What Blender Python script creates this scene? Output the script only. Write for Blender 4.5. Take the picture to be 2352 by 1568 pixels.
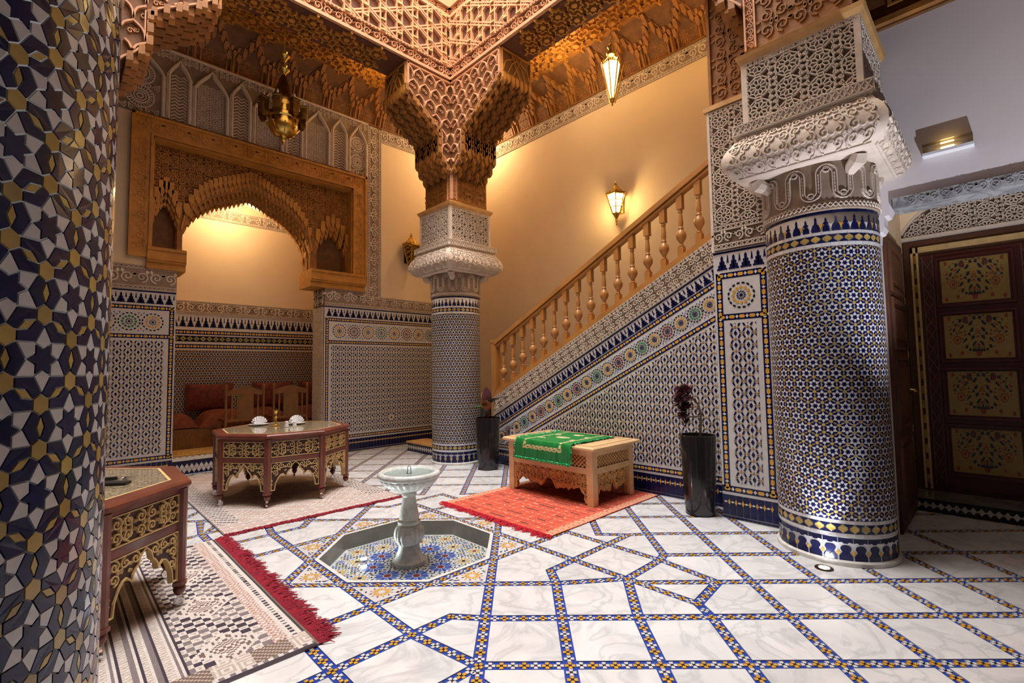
import bpy, math, random
from math import pi, sin, cos, sqrt, atan2, hypot, radians
random.seed(7)
for o in list(bpy.data.objects): bpy.data.objects.remove(o)
scene = bpy.context.scene
COL = scene.collection
# ------------------------------------------------------------------ camera
# world: +X runs along the arch wall (away to the right), +Y along the stair wall (away to the left)
FPX, YAW, PIT, ROL, CH = 1090.0, radians(.9), radians(3.4), radians(.85), 1.5
_az = radians(45) + YAW
def _v(a, b, k): return tuple(p + q * k for p, q in zip(a, b))
_F0 = (cos(_az), sin(_az), 0); _R0 = (sin(_az), -cos(_az), 0)
CF = (_F0[0]*cos(PIT), _F0[1]*cos(PIT), sin(PIT))
_U = (-_F0[0]*sin(PIT), -_F0[1]*sin(PIT), cos(PIT))
CR = tuple(_R0[i]*cos(ROL) - _U[i]*sin(ROL) for i in range(3))
CU = tuple(_R0[i]*sin(ROL) + _U[i]*cos(ROL) for i in range(3))
from mathutils import Matrix, Vector
cd = bpy.data.cameras.new('camera'); cam = bpy.data.objects.new('camera', cd); COL.objects.link(cam)
cd.sensor_width = 36; cd.lens = 36*FPX/2352; cd.clip_start = .05; cd.clip_end = 100
cam.matrix_world = Matrix(((CR[0], CU[0], -CF[0], 0), (CR[1], CU[1], -CF[1], 0), (CR[2], CU[2], -CF[2], CH), (0, 0, 0, 1)))
scene.camera = cam
def proj(p):
    d = (p[0], p[1], p[2]-CH)
    w = sum(a*b for a, b in zip(d, CF))
    if w < .05: return None
    return (1176 + FPX*sum(a*b for a, b in zip(d, CR))/w, 784 - FPX*sum(a*b for a, b in zip(d, CU))/w)
# ------------------------------------------------------------------ world, daylight, exposure
w = bpy.data.worlds.new('world'); scene.world = w; w.use_nodes = True
w.node_tree.nodes['Background'].inputs[0].default_value = (.62, .74, 1, 1)
w.node_tree.nodes['Background'].inputs[1].default_value = .6
scene.view_settings.view_transform = 'Standard'; scene.view_settings.look = 'None'
scene.view_settings.exposure = 0.0; scene.view_settings.gamma = 1.0
scene.view_settings.use_curve_mapping = False
def light(name, kind, loc, energy, color, size=.1, rot=(0, 0, 0), sy=None, spot=None, blend=.5, target=None):
    l = bpy.data.lights.new(name, kind); l.energy = energy; l.color = color
    if kind == 'AREA':
        l.size = size
        if sy: l.shape = 'RECTANGLE'; l.size_y = sy
    else: l.shadow_soft_size = size
    if spot: l.spot_size = spot; l.spot_blend = blend
    o = bpy.data.objects.new(name, l); COL.objects.link(o); o.location = loc; o.rotation_euler = rot
    if target:
        o.rotation_euler = (Vector(target)-Vector(loc)).to_track_quat('-Z', 'Y').to_euler()
    return o
WARM = (1, .60, .22); WARM2 = (1, .70, .36)
light('courtyard_skylight', 'AREA', (2.28, 3.74, 14.5), 2150, (.98, .985, 1), 4.4, (0, 0, 0), 4.5)
for n, p, e, c in (('gallery_lamp_corner', (6.3, 7.7, 6.5), 95, WARM2), ('gallery_lamp_stair', (6.0, 4.9, 6.5), 26, WARM2),
                   ('gallery_lamp_pier', (6.0, 2.4, 6.4), 26, WARM), ('gallery_lamp_arch', (4.0, 7.4, 6.6), 11, WARM), ('gallery_lamp_left', (.9, 7.6, 6.5), 2.5, WARM),
                   ('alcove_lamp', (2.3, 9.75, 4.6), 60, WARM2)):
    light(n, 'POINT', p, e, c, .12)
# ------------------------------------------------------------------ materials
MATS = {}
def nt(name):
    m = bpy.data.materials.new(name); m.use_nodes = True
    return m, m.node_tree, m.node_tree.nodes['Principled BSDF']
def mat(name, col, rough=.5, var=.0, vscale=6, bump=0, bscale=60, metal=0, spec=.5, emit=None, es=0, rnd=0, coat=0, stretch=None, bdist=.004):
    m, t, b = nt(name); N = t.nodes; L = t.links
    b.inputs['Base Color'].default_value = (*col, 1); b.inputs['Roughness'].default_value = rough
    b.inputs['Metallic'].default_value = metal; b.inputs['Specular IOR Level'].default_value = spec
    if coat: b.inputs['Coat Weight'].default_value = coat; b.inputs['Coat Roughness'].default_value = .08
    if emit: b.inputs['Emission Color'].default_value = (*emit, 1); b.inputs['Emission Strength'].default_value = es
    src = None
    if var or bump:
        tc = N.new('ShaderNodeTexCoord'); src = tc.outputs['Object']
        if stretch:
            mp = N.new('ShaderNodeMapping'); mp.inputs['Scale'].default_value = stretch; L.new(src, mp.inputs[0]); src = mp.outputs[0]
    if var or rnd:
        hs = N.new('ShaderNodeHueSaturation'); hs.inputs['Color'].default_value = (*col, 1)
        if var:
            n = N.new('ShaderNodeTexNoise'); n.inputs['Scale'].default_value = vscale; n.inputs['Detail'].default_value = 5
            L.new(src, n.inputs['Vector'])
            mr = N.new('ShaderNodeMapRange'); mr.inputs[1].default_value = .25; mr.inputs[2].default_value = .75
            mr.inputs[3].default_value = 1-var; mr.inputs[4].default_value = 1+var
            L.new(n.outputs['Fac'], mr.inputs[0]); L.new(mr.outputs[0], hs.inputs['Value'])
        if rnd:
            oi = N.new('ShaderNodeObjectInfo'); m2 = N.new('ShaderNodeMapRange'); m2.inputs[3].default_value = 1-rnd; m2.inputs[4].default_value = 1+rnd
            L.new(oi.outputs['Random'], m2.inputs[0])
            if var:
                mu = N.new('ShaderNodeMath'); mu.operation = 'MULTIPLY'; L.new(mr.outputs[0], mu.inputs[0]); L.new(m2.outputs[0], mu.inputs[1]); L.new(mu.outputs[0], hs.inputs['Value'])
            else: L.new(m2.outputs[0], hs.inputs['Value'])
        L.new(hs.outputs[0], b.inputs['Base Color'])
    if bump:
        n2 = N.new('ShaderNodeTexNoise'); n2.inputs['Scale'].default_value = bscale; n2.inputs['Detail'].default_value = 4
        L.new(src, n2.inputs['Vector'])
        bp = N.new('ShaderNodeBump'); bp.inputs['Strength'].default_value = bump; bp.inputs['Distance'].default_value = bdist
        L.new(n2.outputs['Fac'], bp.inputs['Height']); L.new(bp.outputs[0], b.inputs['Normal'])
    MATS[name] = m
    return m
mat('navy', (.0075, .009, .055), .2, .25, 30, rnd=.25, spec=.35)
mat('tile_blue', (.022, .06, .33), .2, .15, 20)
mat('sky_blue', (.10, .17, .52), .2, .15, 20)
mat('tile_white', (.62, .60, .59), .22, .07, 25, rnd=.06)
mat('tile_yellow', (.44, .30, .085), .2, .15, 30, rnd=.2)
mat('tile_ochre', (.62, .33, .05), .22, .12, 30, rnd=.1)
mat('tile_black', (.012, .010, .014), .2)
mat('tile_green', (.02, .22, .09), .2, .15, 30)
mat('tile_red', (.22, .025, .025), .2, .15, 30)
mat('grout', (.60, .59, .58), .8, .1, 30)
mat('stucco', (.66, .55, .45), .75, .12, 12, .3, 160)
mat('stucco_hole_shade', (.17, .12, .085), .9, .2, 10)  # near-dark backing, shade of the pierced holes put into the colour
mat('stucco_recess_shade', (.29, .21, .15), .9, .2, 10)  # darker stucco tone paints shade into the carved recesses
mat('plaster_cream', (.80, .63, .42), .8, .04, 2, .05, 90)
mat('plaster_white', (.72, .66, .66), .8, .04, 2, .05, 90)
mat('wood_carved', (.32, .13, .024), .55, .3, 9, .5, 70)
mat('wood_deep', (.17, .07, .018), .6, .3, 9, .5, 50)
mat('wood_gold', (.50, .22, .035), .5, .25, 7, .2, 60)
mat('wood_pink', (.64, .33, .17), .6, .2, 9, .35, 80)
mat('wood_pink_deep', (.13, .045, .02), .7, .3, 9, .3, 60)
mat('wood_rail', (.46, .20, .05), .35, .22, 4, .1, 40, stretch=(1, 1, .25))
mat('wood_pale', (.72, .47, .24), .45, .14, 3, .1, 40, stretch=(4, 1, 4))
mat('wood_pale_carved', (.60, .34, .12), .5, .2, 8, .4, 90)
mat('mahogany', (.16, .038, .022), .28, .3, 6, .08, 40, coat=.3)
mat('mahogany_deep', (.055, .014, .010), .45, .3, 6)
mat('inlay', (.66, .46, .20), .4, .15, 14)
mat('brass', (.62, .42, .10), .28, .3, 14, metal=1)
mat('brass_dark', (.20, .125, .035), .3, .35, 12, metal=1)
mat('chrome', (.7, .7, .72), .15, metal=1)
mat('black_gloss', (.012, .011, .012), .16, coat=.4)
mat('black_plastic', (.012, .012, .013), .35)
mat('soil', (.10, .05, .025), .95, .4, 40, .8, 60)
mat('porcelain', (.80, .80, .82), .12)
mat('napkin', (.82, .80, .80), .8)
mat('switch_white', (.70, .62, .55), .4)
mat('marble_grey', (.18, .17, .155), .12, .3, 5)
mat('cushion', (.13, .022, .012), .85, .55, 14, .3, 40)
mat('sofa_cloth', (.16, .035, .014), .85, .5, 11, .3, 30)
mat('chair_wood', (.20, .085, .022), .4, .25, 8)
mat('lamp_glow', (1, .8, .45), .5, emit=(1, .62, .20), es=5)
mat('sconce_glow', (1, .9, .6), .5, emit=(1, .70, .30), es=11)
mat('spot_glow', (1, 1, 1), .5, emit=(.85, .9, 1), es=40)
mat('fringe_red', (.30, .012, .03), .9, .3, 30)
mat('fringe_bright', (.55, .012, .03), .9, .3, 30)
mat('door_wood', (.10, .035, .015), .5, .25, 8)
mat('rim_white', (.70, .68, .64), .3, .15, 20)
mat('grey_bark', (.16, .10, .065), .85, .3, 20)
mat('leaf_dark', (.05, .045, .03), .4, .4, 12)
mat('leaf_wine', (.12, .03, .035), .4, .4, 12)
mat('leaf_green', (.04, .085, .03), .4, .4, 12)
mat('leaf_orange', (.30, .09, .02), .4, .3, 12)
for nm, c in dict(kil_white=(.62, .56, .52), kil_grey=(.20, .16, .16), kil_dark=(.045, .03, .045), kil_brown=(.17, .11, .085), kil_pink=(.42, .24, .19), kil_tan=(.45, .37, .31), red_coral=(.62, .105, .055), red_deep=(.42, .045, .03), red_dark=(.16, .045, .03), red_cream=(.68, .38, .24),
                  green_satin=(.008, .21, .04), gold_thread=(.62, .52, .26), straw=(.55, .33, .09), straw_dark=(.24, .13, .03), pan_yellow=(.40, .27, .075), pan_blue=(.012, .022, .035), pan_red=(.30, .055, .02), pan_green=(.05, .07, .05), pan_frame=(.085, .014, .010), pan_net=(.16, .10, .075)).items():
    mat(nm, c, .9 if not nm.startswith(('green', 'pan')) else .42, .14, 60, .25 if nm[:3] in ('kil', 'red') else 0, 220)
mat('green_fringe', (.0, .30, .08), .35, .3, 50)
def marble(name, base, vein, amt, rough, scale, tint):
    m, t, b = nt(name); N = t.nodes; L = t.links
    tc = N.new('ShaderNodeTexCoord'); oi = N.new('ShaderNodeObjectInfo')
    cmb = N.new('ShaderNodeVectorMath'); cmb.operation = 'MULTIPLY_ADD'
    cx = N.new('ShaderNodeCombineXYZ')
    for i in range(3): L.new(oi.outputs['Random'], cx.inputs[i])
    L.new(cx.outputs[0], cmb.inputs[0]); cmb.inputs[1].default_value = (37, 91, 53); L.new(tc.outputs['Object'], cmb.inputs[2])
    n1 = N.new('ShaderNodeTexNoise'); n1.inputs['Scale'].default_value = scale; n1.inputs['Detail'].default_value = 8; n1.inputs['Distortion'].default_value = 1.6
    L.new(cmb.outputs[0], n1.inputs['Vector'])
    r = N.new('ShaderNodeValToRGB'); e = r.color_ramp.elements
    e[0].position = .44; e[0].color = (1, 1, 1, 1); e[1].position = .53; e[1].color = (1, 1, 1, 1)
    x = e.new(.485); x.color = (*vein, 1)
    L.new(n1.outputs['Fac'], r.inputs[0])
    n2 = N.new('ShaderNodeTexNoise'); n2.inputs['Scale'].default_value = scale*.8; n2.inputs['Detail'].default_value = 6; n2.inputs['Distortion'].default_value = 3
    L.new(cmb.outputs[0], n2.inputs['Vector'])
    mr = N.new('ShaderNodeMapRange'); mr.inputs[1].default_value = .35; mr.inputs[2].default_value = .7; mr.inputs[3].default_value = 1; mr.inputs[4].default_value = 1-amt
    L.new(n2.outputs['Fac'], mr.inputs[0])
    m2 = N.new('ShaderNodeMapRange'); m2.inputs[3].default_value = 1-tint; m2.inputs[4].default_value = 1
    L.new(oi.outputs['Random'], m2.inputs[0])
    mu = N.new('ShaderNodeMath'); mu.operation = 'MULTIPLY'; L.new(mr.outputs[0], mu.inputs[0]); L.new(m2.outputs[0], mu.inputs[1])
    mx = N.new('ShaderNodeMix'); mx.data_type = 'RGBA'; mx.blend_type = 'MULTIPLY'; mx.inputs[0].default_value = 1
    mx.inputs[6].default_value = (*base, 1); L.new(r.outputs[0], mx.inputs[7])
    hs = N.new('ShaderNodeHueSaturation'); L.new(mx.outputs[2], hs.inputs['Color']); L.new(mu.outputs[0], hs.inputs['Value'])
    L.new(hs.outputs[0], b.inputs['Base Color']); b.inputs['Roughness'].default_value = rough
    MATS[name] = m
marble('marble_floor', (.80, .80, .80), (.80, .81, .82), .16, .16, 2.2, .10)
marble('marble_fountain', (.74, .76, .73), (.82, .82, .80), .2, .22, 6, 0)
marble('marble_top', (.42, .34, .22), (.40, .33, .24), .6, .06, 26, 0)
marble('marble_lintel', (.42, .42, .42), (.6, .6, .6), .5, .3, 5, 0)
m, t, b = nt('water'); MATS['water'] = m
N = t.nodes; L = t.links
tr = N.new('ShaderNodeBsdfTransparent'); tr.inputs[0].default_value = (.92, .96, .96, 1)
gl = N.new('ShaderNodeBsdfGlossy'); gl.inputs['Roughness'].default_value = .03
fr = N.new('ShaderNodeFresnel'); fr.inputs[0].default_value = 1.33
nz = N.new('ShaderNodeTexNoise'); nz.inputs['Scale'].default_value = 14; bp = N.new('ShaderNodeBump'); bp.inputs['Strength'].default_value = .25; bp.inputs['Distance'].default_value = .01
L.new(nz.outputs['Fac'], bp.inputs['Height']); L.new(bp.outputs[0], gl.inputs['Normal']); L.new(bp.outputs[0], fr.inputs['Normal'])
ms = N.new('ShaderNodeMixShader'); L.new(fr.outputs[0], ms.inputs[0]); L.new(tr.outputs[0], ms.inputs[1]); L.new(gl.outputs[0], ms.inputs[2])
L.new(ms.outputs[0], N['Material Output'].inputs[0])
hf = N.new('ShaderNodeMath'); hf.operation = 'MULTIPLY'; hf.inputs[1].default_value = .45; L.new(fr.outputs[0], hf.inputs[0]); L.new(hf.outputs[0], ms.inputs[0])
m, t, b = nt('clear_glass'); MATS['clear_glass'] = m
N = t.nodes; L = t.links
tr = N.new('ShaderNodeBsdfTransparent'); gl = N.new('ShaderNodeBsdfGlossy'); gl.inputs['Roughness'].default_value = .05
lw = N.new('ShaderNodeFresnel'); lw.inputs[0].default_value = 1.5
ms = N.new('ShaderNodeMixShader'); L.new(lw.outputs[0], ms.inputs[0]); L.new(tr.outputs[0], ms.inputs[1]); L.new(gl.outputs[0], ms.inputs[2])
L.new(ms.outputs[0], N['Material Output'].inputs[0])
# ------------------------------------------------------------------ mesh helpers
class B:
    def __init__(s): s.v = []; s.f = []; s.m = []; s.cur = 0
    def add(s, vs, fs):
        n = len(s.v); s.v += [tuple(p) for p in vs]
        for f in fs: s.f.append([i+n for i in f]); s.m.append(s.cur)
        return s
    def box(s, x0, y0, z0, x1, y1, z1):
        return s.add([(x0, y0, z0), (x1, y0, z0), (x1, y1, z0), (x0, y1, z0), (x0, y0, z1), (x1, y0, z1), (x1, y1, z1), (x0, y1, z1)],
                     [(0, 3, 2, 1), (4, 5, 6, 7), (0, 1, 5, 4), (1, 2, 6, 5), (2, 3, 7, 6), (3, 0, 4, 7)])
    def mbox(s, M, u0, v0, h0, u1, v1, h1):
        vs = [M(*p) for p in ((u0, v0, h0), (u1, v0, h0), (u1, v1, h0), (u0, v1, h0), (u0, v0, h1), (u1, v0, h1), (u1, v1, h1), (u0, v1, h1))]
        return s.add(vs, [(0, 3, 2, 1), (4, 5, 6, 7), (0, 1, 5, 4), (1, 2, 6, 5), (2, 3, 7, 6), (3, 0, 4, 7)])
    def prism(s, M, poly, h0, h1, bottom=False):
        n = len(poly)
        vs = [M(u, v, h0) for u, v in poly] + [M(u, v, h1) for u, v in poly]
        fs = [tuple(range(n, 2*n))] + [(i, (i+1) % n, n+(i+1) % n, n+i) for i in range(n)]
        if bottom: fs.append(tuple(range(n-1, -1, -1)))
        return s.add(vs, fs)
    def lathe(s, prof, n=24, c=(0, 0), flute=0, fn=0, a0=0):
        vs = []; k = len(prof)
        for r, z, *fl in prof:
            for i in range(n):
                a = 2*pi*i/n + a0; rr = r*(1+(fl[0]*abs(sin(fn*a/2)) if fl and fn else 0))
                vs.append((c[0]+rr*cos(a), c[1]+rr*sin(a), z))
        fs = []
        for j in range(k-1):
            for i in range(n): fs.append((j*n+i, j*n+(i+1) % n, (j+1)*n+(i+1) % n, (j+1)*n+i))
        if prof[0][0] > 1e-4: fs.append(tuple(range(n-1, -1, -1)))
        if prof[-1][0] > 1e-4: fs.append(tuple((k-1)*n+i for i in range(n)))
        return s.add(vs, fs)
    def tube(s, path, r, n=6, closed=False):
        P = [Vector(p) for p in path]; m = len(P); vs = []
        up = Vector((0, 0, 1))
        for i in range(m):
            if closed: d = P[(i+1) % m]-P[i-1]
            else: d = P[min(i+1, m-1)]-P[max(i-1, 0)]
            d.normalize()
            a = d.cross(up if abs(d.z) < .95 else Vector((1, 0, 0))); a.normalize(); b_ = a.cross(d)
            rr = r[i] if isinstance(r, (list, tuple)) else r
            for k in range(n): vs.append(P[i]+(a*cos(2*pi*k/n)+b_*sin(2*pi*k/n))*rr)
        fs = [(i*n+k, i*n+(k+1) % n, (i+1) % m*n+(k+1) % n, (i+1) % m*n+k) for i in range(m if closed else m-1) for k in range(n)]
        if not closed: fs += [tuple(range(n-1, -1, -1)), tuple((m-1)*n+k for k in range(n))]
        return s.add(vs, [tuple(reversed(f)) for f in fs])
    def stroke(s, M, pts, w, h0, h1, closed=False):
        n = len(pts)
        if n < 2: return s
        vs = []
        for i in range(n):
            if closed: a = pts[i-1]; c = pts[(i+1) % n]
            else: a = pts[max(i-1, 0)]; c = pts[min(i+1, n-1)]
            dx = c[0]-a[0]; dy = c[1]-a[1]; l = hypot(dx, dy) or 1
            ww = w[i] if isinstance(w, (list, tuple)) else w
            nx = -dy/l*ww/2; ny = dx/l*ww/2; u, v = pts[i]
            vs += [M(u-nx, v-ny, h0), M(u-nx*.7, v-ny*.7, h1), M(u+nx*.7, v+ny*.7, h1), M(u+nx, v+ny, h0)]
        fs = []
        for i in range(n if closed else n-1):
            j = (i+1) % n
            for k in range(3): fs.append((i*4+k, j*4+k, j*4+k+1, i*4+k+1))
        if not closed: fs += [(0, 1, 2, 3), ((n-1)*4+3, (n-1)*4+2, (n-1)*4+1, (n-1)*4)]
        return s.add(vs, fs)
    def grid(s, fn, nu, nv, u0=0, u1=1, v0=0, v1=1, cu=False):
        vs = [fn(u0+(u1-u0)*i/nu, v0+(v1-v0)*j/nv) for j in range(nv+1) for i in range(nu+1)]
        W = nu+1
        return s.add(vs, [(j*W+i, j*W+i+1, (j+1)*W+i+1, (j+1)*W+i) for j in range(nv) for i in range(nu)])
    def obj(s, name, mats, parent=None, smooth=False, loc=(0, 0, 0), kind=None, label=None):
        me = bpy.data.meshes.new(name); me.from_pydata(s.v, [], s.f)
        for k in ([mats] if isinstance(mats, str) else mats): me.materials.append(MATS[k])
        if max(s.m, default=0): me.polygons.foreach_set('material_index', s.m)
        if smooth: me.polygons.foreach_set('use_smooth', [True]*len(s.f))
        me.update()
        o = bpy.data.objects.new(name, me); COL.objects.link(o); o.location = loc
        if parent: o.parent = parent
        if kind: o['kind'] = kind
        if label: o['label'] = label
        return o
def tag(o, label, cat, group=None):
    o['label'] = label; o['category'] = cat
    if group: o['group'] = group
    return o
def thing(name, label, cat, loc=(0, 0, 0), rz=0, group=None):
    o = bpy.data.objects.new(name, None); COL.objects.link(o); o.location = loc; o.rotation_euler = (0, 0, rz); o.empty_display_size = .1
    return tag(o, label, cat, group)
def struct(o, label=None):
    o['kind'] = 'structure'
    if label: o['label'] = label
    return o
def smooth_by_angle(o, a=40):
    me = o.data; me.polygons.foreach_set('use_smooth', [True]*len(me.polygons)); me.set_sharp_from_angle(angle=radians(a)); return o
def plane(o, ux, vx):
    n = (ux[1]*vx[2]-ux[2]*vx[1], ux[2]*vx[0]-ux[0]*vx[2], ux[0]*vx[1]-ux[1]*vx[0])
    return lambda u, v, h=0: (o[0]+ux[0]*u+vx[0]*v+n[0]*h, o[1]+ux[1]*u+vx[1]*v+n[1]*h, o[2]+ux[2]*u+vx[2]*v+n[2]*h)
def cyl(r, a0=0, c=(0, 0)):
    return lambda u, v, h=0: (c[0]+(r+h)*cos(a0+u/r), c[1]+(r+h)*sin(a0+u/r), v)
FLOORM = plane((0, 0, 0), (1, 0, 0), (0, 1, 0))
def wallY(y): return plane((0, y, 0), (1, 0, 0), (0, 0, 1))          # faces -Y
def wallX(x): return plane((x, 0, 0), (0, -1, 0), (0, 0, 1))         # faces -X, u = -y
def area2(p): return sum(p[i-1][0]*p[i][1]-p[i][0]*p[i-1][1] for i in range(len(p)))/2
def inset(p, g):
    if area2(p) < 0: p = p[::-1]
    n = len(p); out = []
    for i in range(n):
        a, b_, c = p[i-1], p[i], p[(i+1) % n]
        d1 = (b_[0]-a[0], b_[1]-a[1]); d2 = (c[0]-b_[0], c[1]-b_[1])
        l1 = hypot(*d1) or 1e-9; l2 = hypot(*d2) or 1e-9
        n1 = (-d1[1]/l1, d1[0]/l1); n2 = (-d2[1]/l2, d2[0]/l2)
        k = 1+n1[0]*n2[0]+n1[1]*n2[1]
        k = max(k, .35)
        out.append((b_[0]+(n1[0]+n2[0])*g/k, b_[1]+(n1[1]+n2[1])*g/k))
    return out
def shift(p, du, dv, s=1, a=0, sx=1):
    ca, sa = cos(a)*s, sin(a)*s
    return [(du+ca*x*sx-sa*y, dv+sa*x*sx+ca*y) for x, y in p]
def ngon(n, r, a=0, ry=None): return [(r*cos(a+2*pi*i/n), (ry or r)*sin(a+2*pi*i/n)) for i in range(n)]
def rhomb(a, b_): return [(a, 0), (0, b_), (-a, 0), (0, -b_)]
def star(n, r, q, a=0): return [((r if i % 2 == 0 else q)*cos(a+pi*i/n), (r if i % 2 == 0 else q)*sin(a+pi*i/n)) for i in range(2*n)]
def tiles(parent, polys, M, th, name, nmax=300, ploc=(0, 0, 0), rest='tile_field', h0=0, back=-.35):
    """polys: (points, material). The nmax that show largest become objects of their own, the rest one 'stuff' part."""
    sc = []
    for k, (p, mk) in enumerate(polys):
        q = [M(u, v, th) for u, v in p]
        q = [(a+ploc[0], b_+ploc[1], c+ploc[2]) for a, b_, c in q]
        pr = [proj(a) for a in q]
        if any(a is None for a in pr): sc.append((0, k)); continue
        ar = -area2(pr); cx = sum(a[0] for a in pr)/len(pr); cy = sum(a[1] for a in pr)/len(pr)
        if not (-20 < cx < 2372 and -20 < cy < 1588): ar = min(ar, 0)
        sc.append((ar, k))
    top = set(k for a, k in sorted(sc, reverse=True)[:nmax] if a > 12)
    mats = sorted(set(mk for p, mk in polys)); bb = {}
    big = B()
    for k, (p, mk) in enumerate(polys):
        if k in top:
            cu = sum(a[0] for a in p)/len(p); cv = sum(a[1] for a in p)/len(p); c = M(cu, cv, 0)
            t_ = B().prism(lambda u, v, h: tuple(a-b_ for a, b_ in zip(M(u, v, h), c)), p, h0, th)
            t_.obj(name, mk, parent, loc=c)
        else:
            big.cur = mats.index(mk); big.prism(M, p, h0, th)
    if big.f: big.obj(rest, mats, parent, kind='stuff')
# ------------------------------------------------------------------ pattern generators
def clip(p, planes):
    for (a, b_, c) in planes:                                    # keep a*u+b*v >= c
        out = []
        for i in range(len(p)):
            P, Q = p[i-1], p[i]; dp = a*P[0]+b_*P[1]-c; dq = a*Q[0]+b_*Q[1]-c
            if (dp >= 0) != (dq >= 0):
                k = dp/(dp-dq); out.append((P[0]+(Q[0]-P[0])*k, P[1]+(Q[1]-P[1])*k))
            if dq >= 0: out.append(Q)
        p = out
        if len(p) < 3: return None
    return p if abs(area2(p)) > 4e-6 else None
def hexstar(a, n, v0, v1, g, white=True, u00=0):
    """six-pointed stars, chevron pairs round rhombs, hexagons; n stars per row"""
    out = []; rows = int((v1-v0)/(a*.866))+2
    pl = [(0, 1, v0), (0, -1, -v1)]
    S = star(6, .235, .135); H = ngon(6, .14, pi/6)
    R_ = [(-.06, 0), (0, -.149), (.06, 0), (0, .149)]
    CH_ = [(-.235, 0), (-.06, 0)]
    C1 = [(-.25, 0), (-.121, -.219), (0, -.149), (-.06, 0), (0, .149), (-.121, .219)]
    C2 = [(-x, -y) for x, y in C1]
    def pol(r, d): return (r*cos(radians(d)), r*sin(radians(d)))
    K = [pol(.24, 0), pol(.25, 0), pol(.437, 30), pol(.25, 60), pol(.24, 60), pol(.135, 30)]
    for j in range(-1, rows+1):
        for i in range(n):
            cu = u00+(i+.5*(j % 2))*a; cv = v0+j*a*.866
            put = lambda P, m, du=0, dv=0, ang=0: lst.append((shift(P, cu+du*a, cv+dv*a, a, ang), m))
            lst = []
            put(S, 'navy')
            if white:
                for k in range(6): put(K, 'tile_white', 0, 0, k*pi/3)
            put(H, 'tile_yellow', 0, .5774); put(H, 'tile_yellow', .5, .2887)
            for k in range(3):
                d = k*pi/3
                for P, m in ((R_, 'tile_yellow'), (C1, 'navy'), (C2, 'navy')): put(P, m, .5*cos(d), .5*sin(d), d)
            for p, m in lst:
                p = inset(p, g); p = clip(p, pl)
                if p: out.append((p, m))
    return out
def rhombnet(W, u0, u1, planes, g):
    out = []
    items = [(shift(rhomb(.16, .265), .5, .5), 'navy')]
    for sx in (1, -1):
        for sy in (1, -1):
            items.append(([(sx*x, sy*y) for x, y in ((.195, .05), (.345, .11), (.19, .415), (.05, .35))], 'navy'))
        items.append((shift(rhomb(.15, .058), .5+sx*.16, 0), 'tile_ochre')); items.append((shift(rhomb(.085, .045), .5, sx*.085), 'navy'))
        items.append((shift(rhomb(.11, .062), 0, .5+sx*.08), 'tile_ochre')); items.append((shift(rhomb(.12, .045), sx*.16, .5), 'navy'))
    vs = [p for p in planes]
    i0 = int(u0/W)-1; i1 = int(u1/W)+1
    for i in range(i0, i1+1):
        for j in range(-1, int(2.4/W)+1):
            for p, m in items:
                q = inset([((x+i)*W, (y+j)*W) for x, y in p], g); q = clip(q, vs)
                if q: out.append((q, m))
    return out
def border(u0, u1, v, wd, per):
    """yellow lozenges and white diamonds along a navy strip"""
    n = max(1, round((u1-u0)/per)); s = (u1-u0)/n; out = []
    for i in range(n):
        c = u0+(i+.5)*s
        out.append((shift([(.30*s, 0), (.2*s, .26*wd), (-.2*s, .26*wd), (-.30*s, 0), (-.2*s, -.26*wd), (.2*s, -.26*wd)], c, v), 'tile_ochre'))
        out.append((shift(rhomb(.15*s, .3*wd), c+s/2, v), 'tile_white'))
    return out
def vborder(v0, v1, u, wd, per): return [([(u-(y), x) for x, y in p], m) for p, m in border(v0, v1, 0, wd, per)]
def merlons(u0, u1, v0, v1, per):
    n = max(1, round((u1-u0)/per)); s = (u1-u0)/n; h = v1-v0; out = []
    for i in range(n):
        c = u0+(i+.5)*s
        st = [(.44, 0), (.44, .12), (.34, .12), (.34, .34), (.22, .34), (.22, .58), (.11, .58), (.11, .84), (0, .98)]
        p = [(x*s, y*h) for x, y in st]; q = p+[(-x, y) for x, y in p[::-1][1:]]
        L_ = [(x, y) for x, y in q if x <= 0]
        out.append((shift(q, c, v0), 'navy'))
        out.append((shift([(.05*s, .06*h), (.09*s, .3*h), (.03*s, .42*h), (.05*s, .62*h), (-.05*s, .62*h), (-.03*s, .42*h), (-.09*s, .3*h), (-.05*s, .06*h)], c, v0), 'tile_ochre'))
        out.append((shift([(.03*s, .5*h), (.1*s, .42*h), (.03*s, .95*h), (-.03*s, .95*h), (-.1*s, .42*h), (-.03*s, .5*h)], c+s/2, v0), 'navy'))
    return out
def rosette(c, v, R, col):
    out = [(shift(star(6, .16*R, .09*R), c, v), 'navy')]
    for k in range(12):
        a = 2*pi*k/12
        out.append((shift([(.18*R, 0), (.27*R, .055*R), (.36*R, 0), (.27*R, -.055*R)], c, v, 1, a), 'navy'))
        out.append((shift([(.44*R, 0), (.53*R, .12*R), (.64*R, .09*R), (.70*R, 0), (.64*R, -.09*R), (.53*R, -.12*R)], c, v, 1, a), col))
    for k in range(16):
        a = 2*pi*(k+.5)/16
        out.append((shift(ngon(6, .075*R, 0, .13*R), c+.9*R*cos(a), v+.9*R*sin(a), 1, a), 'tile_black'))
    return out
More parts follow.
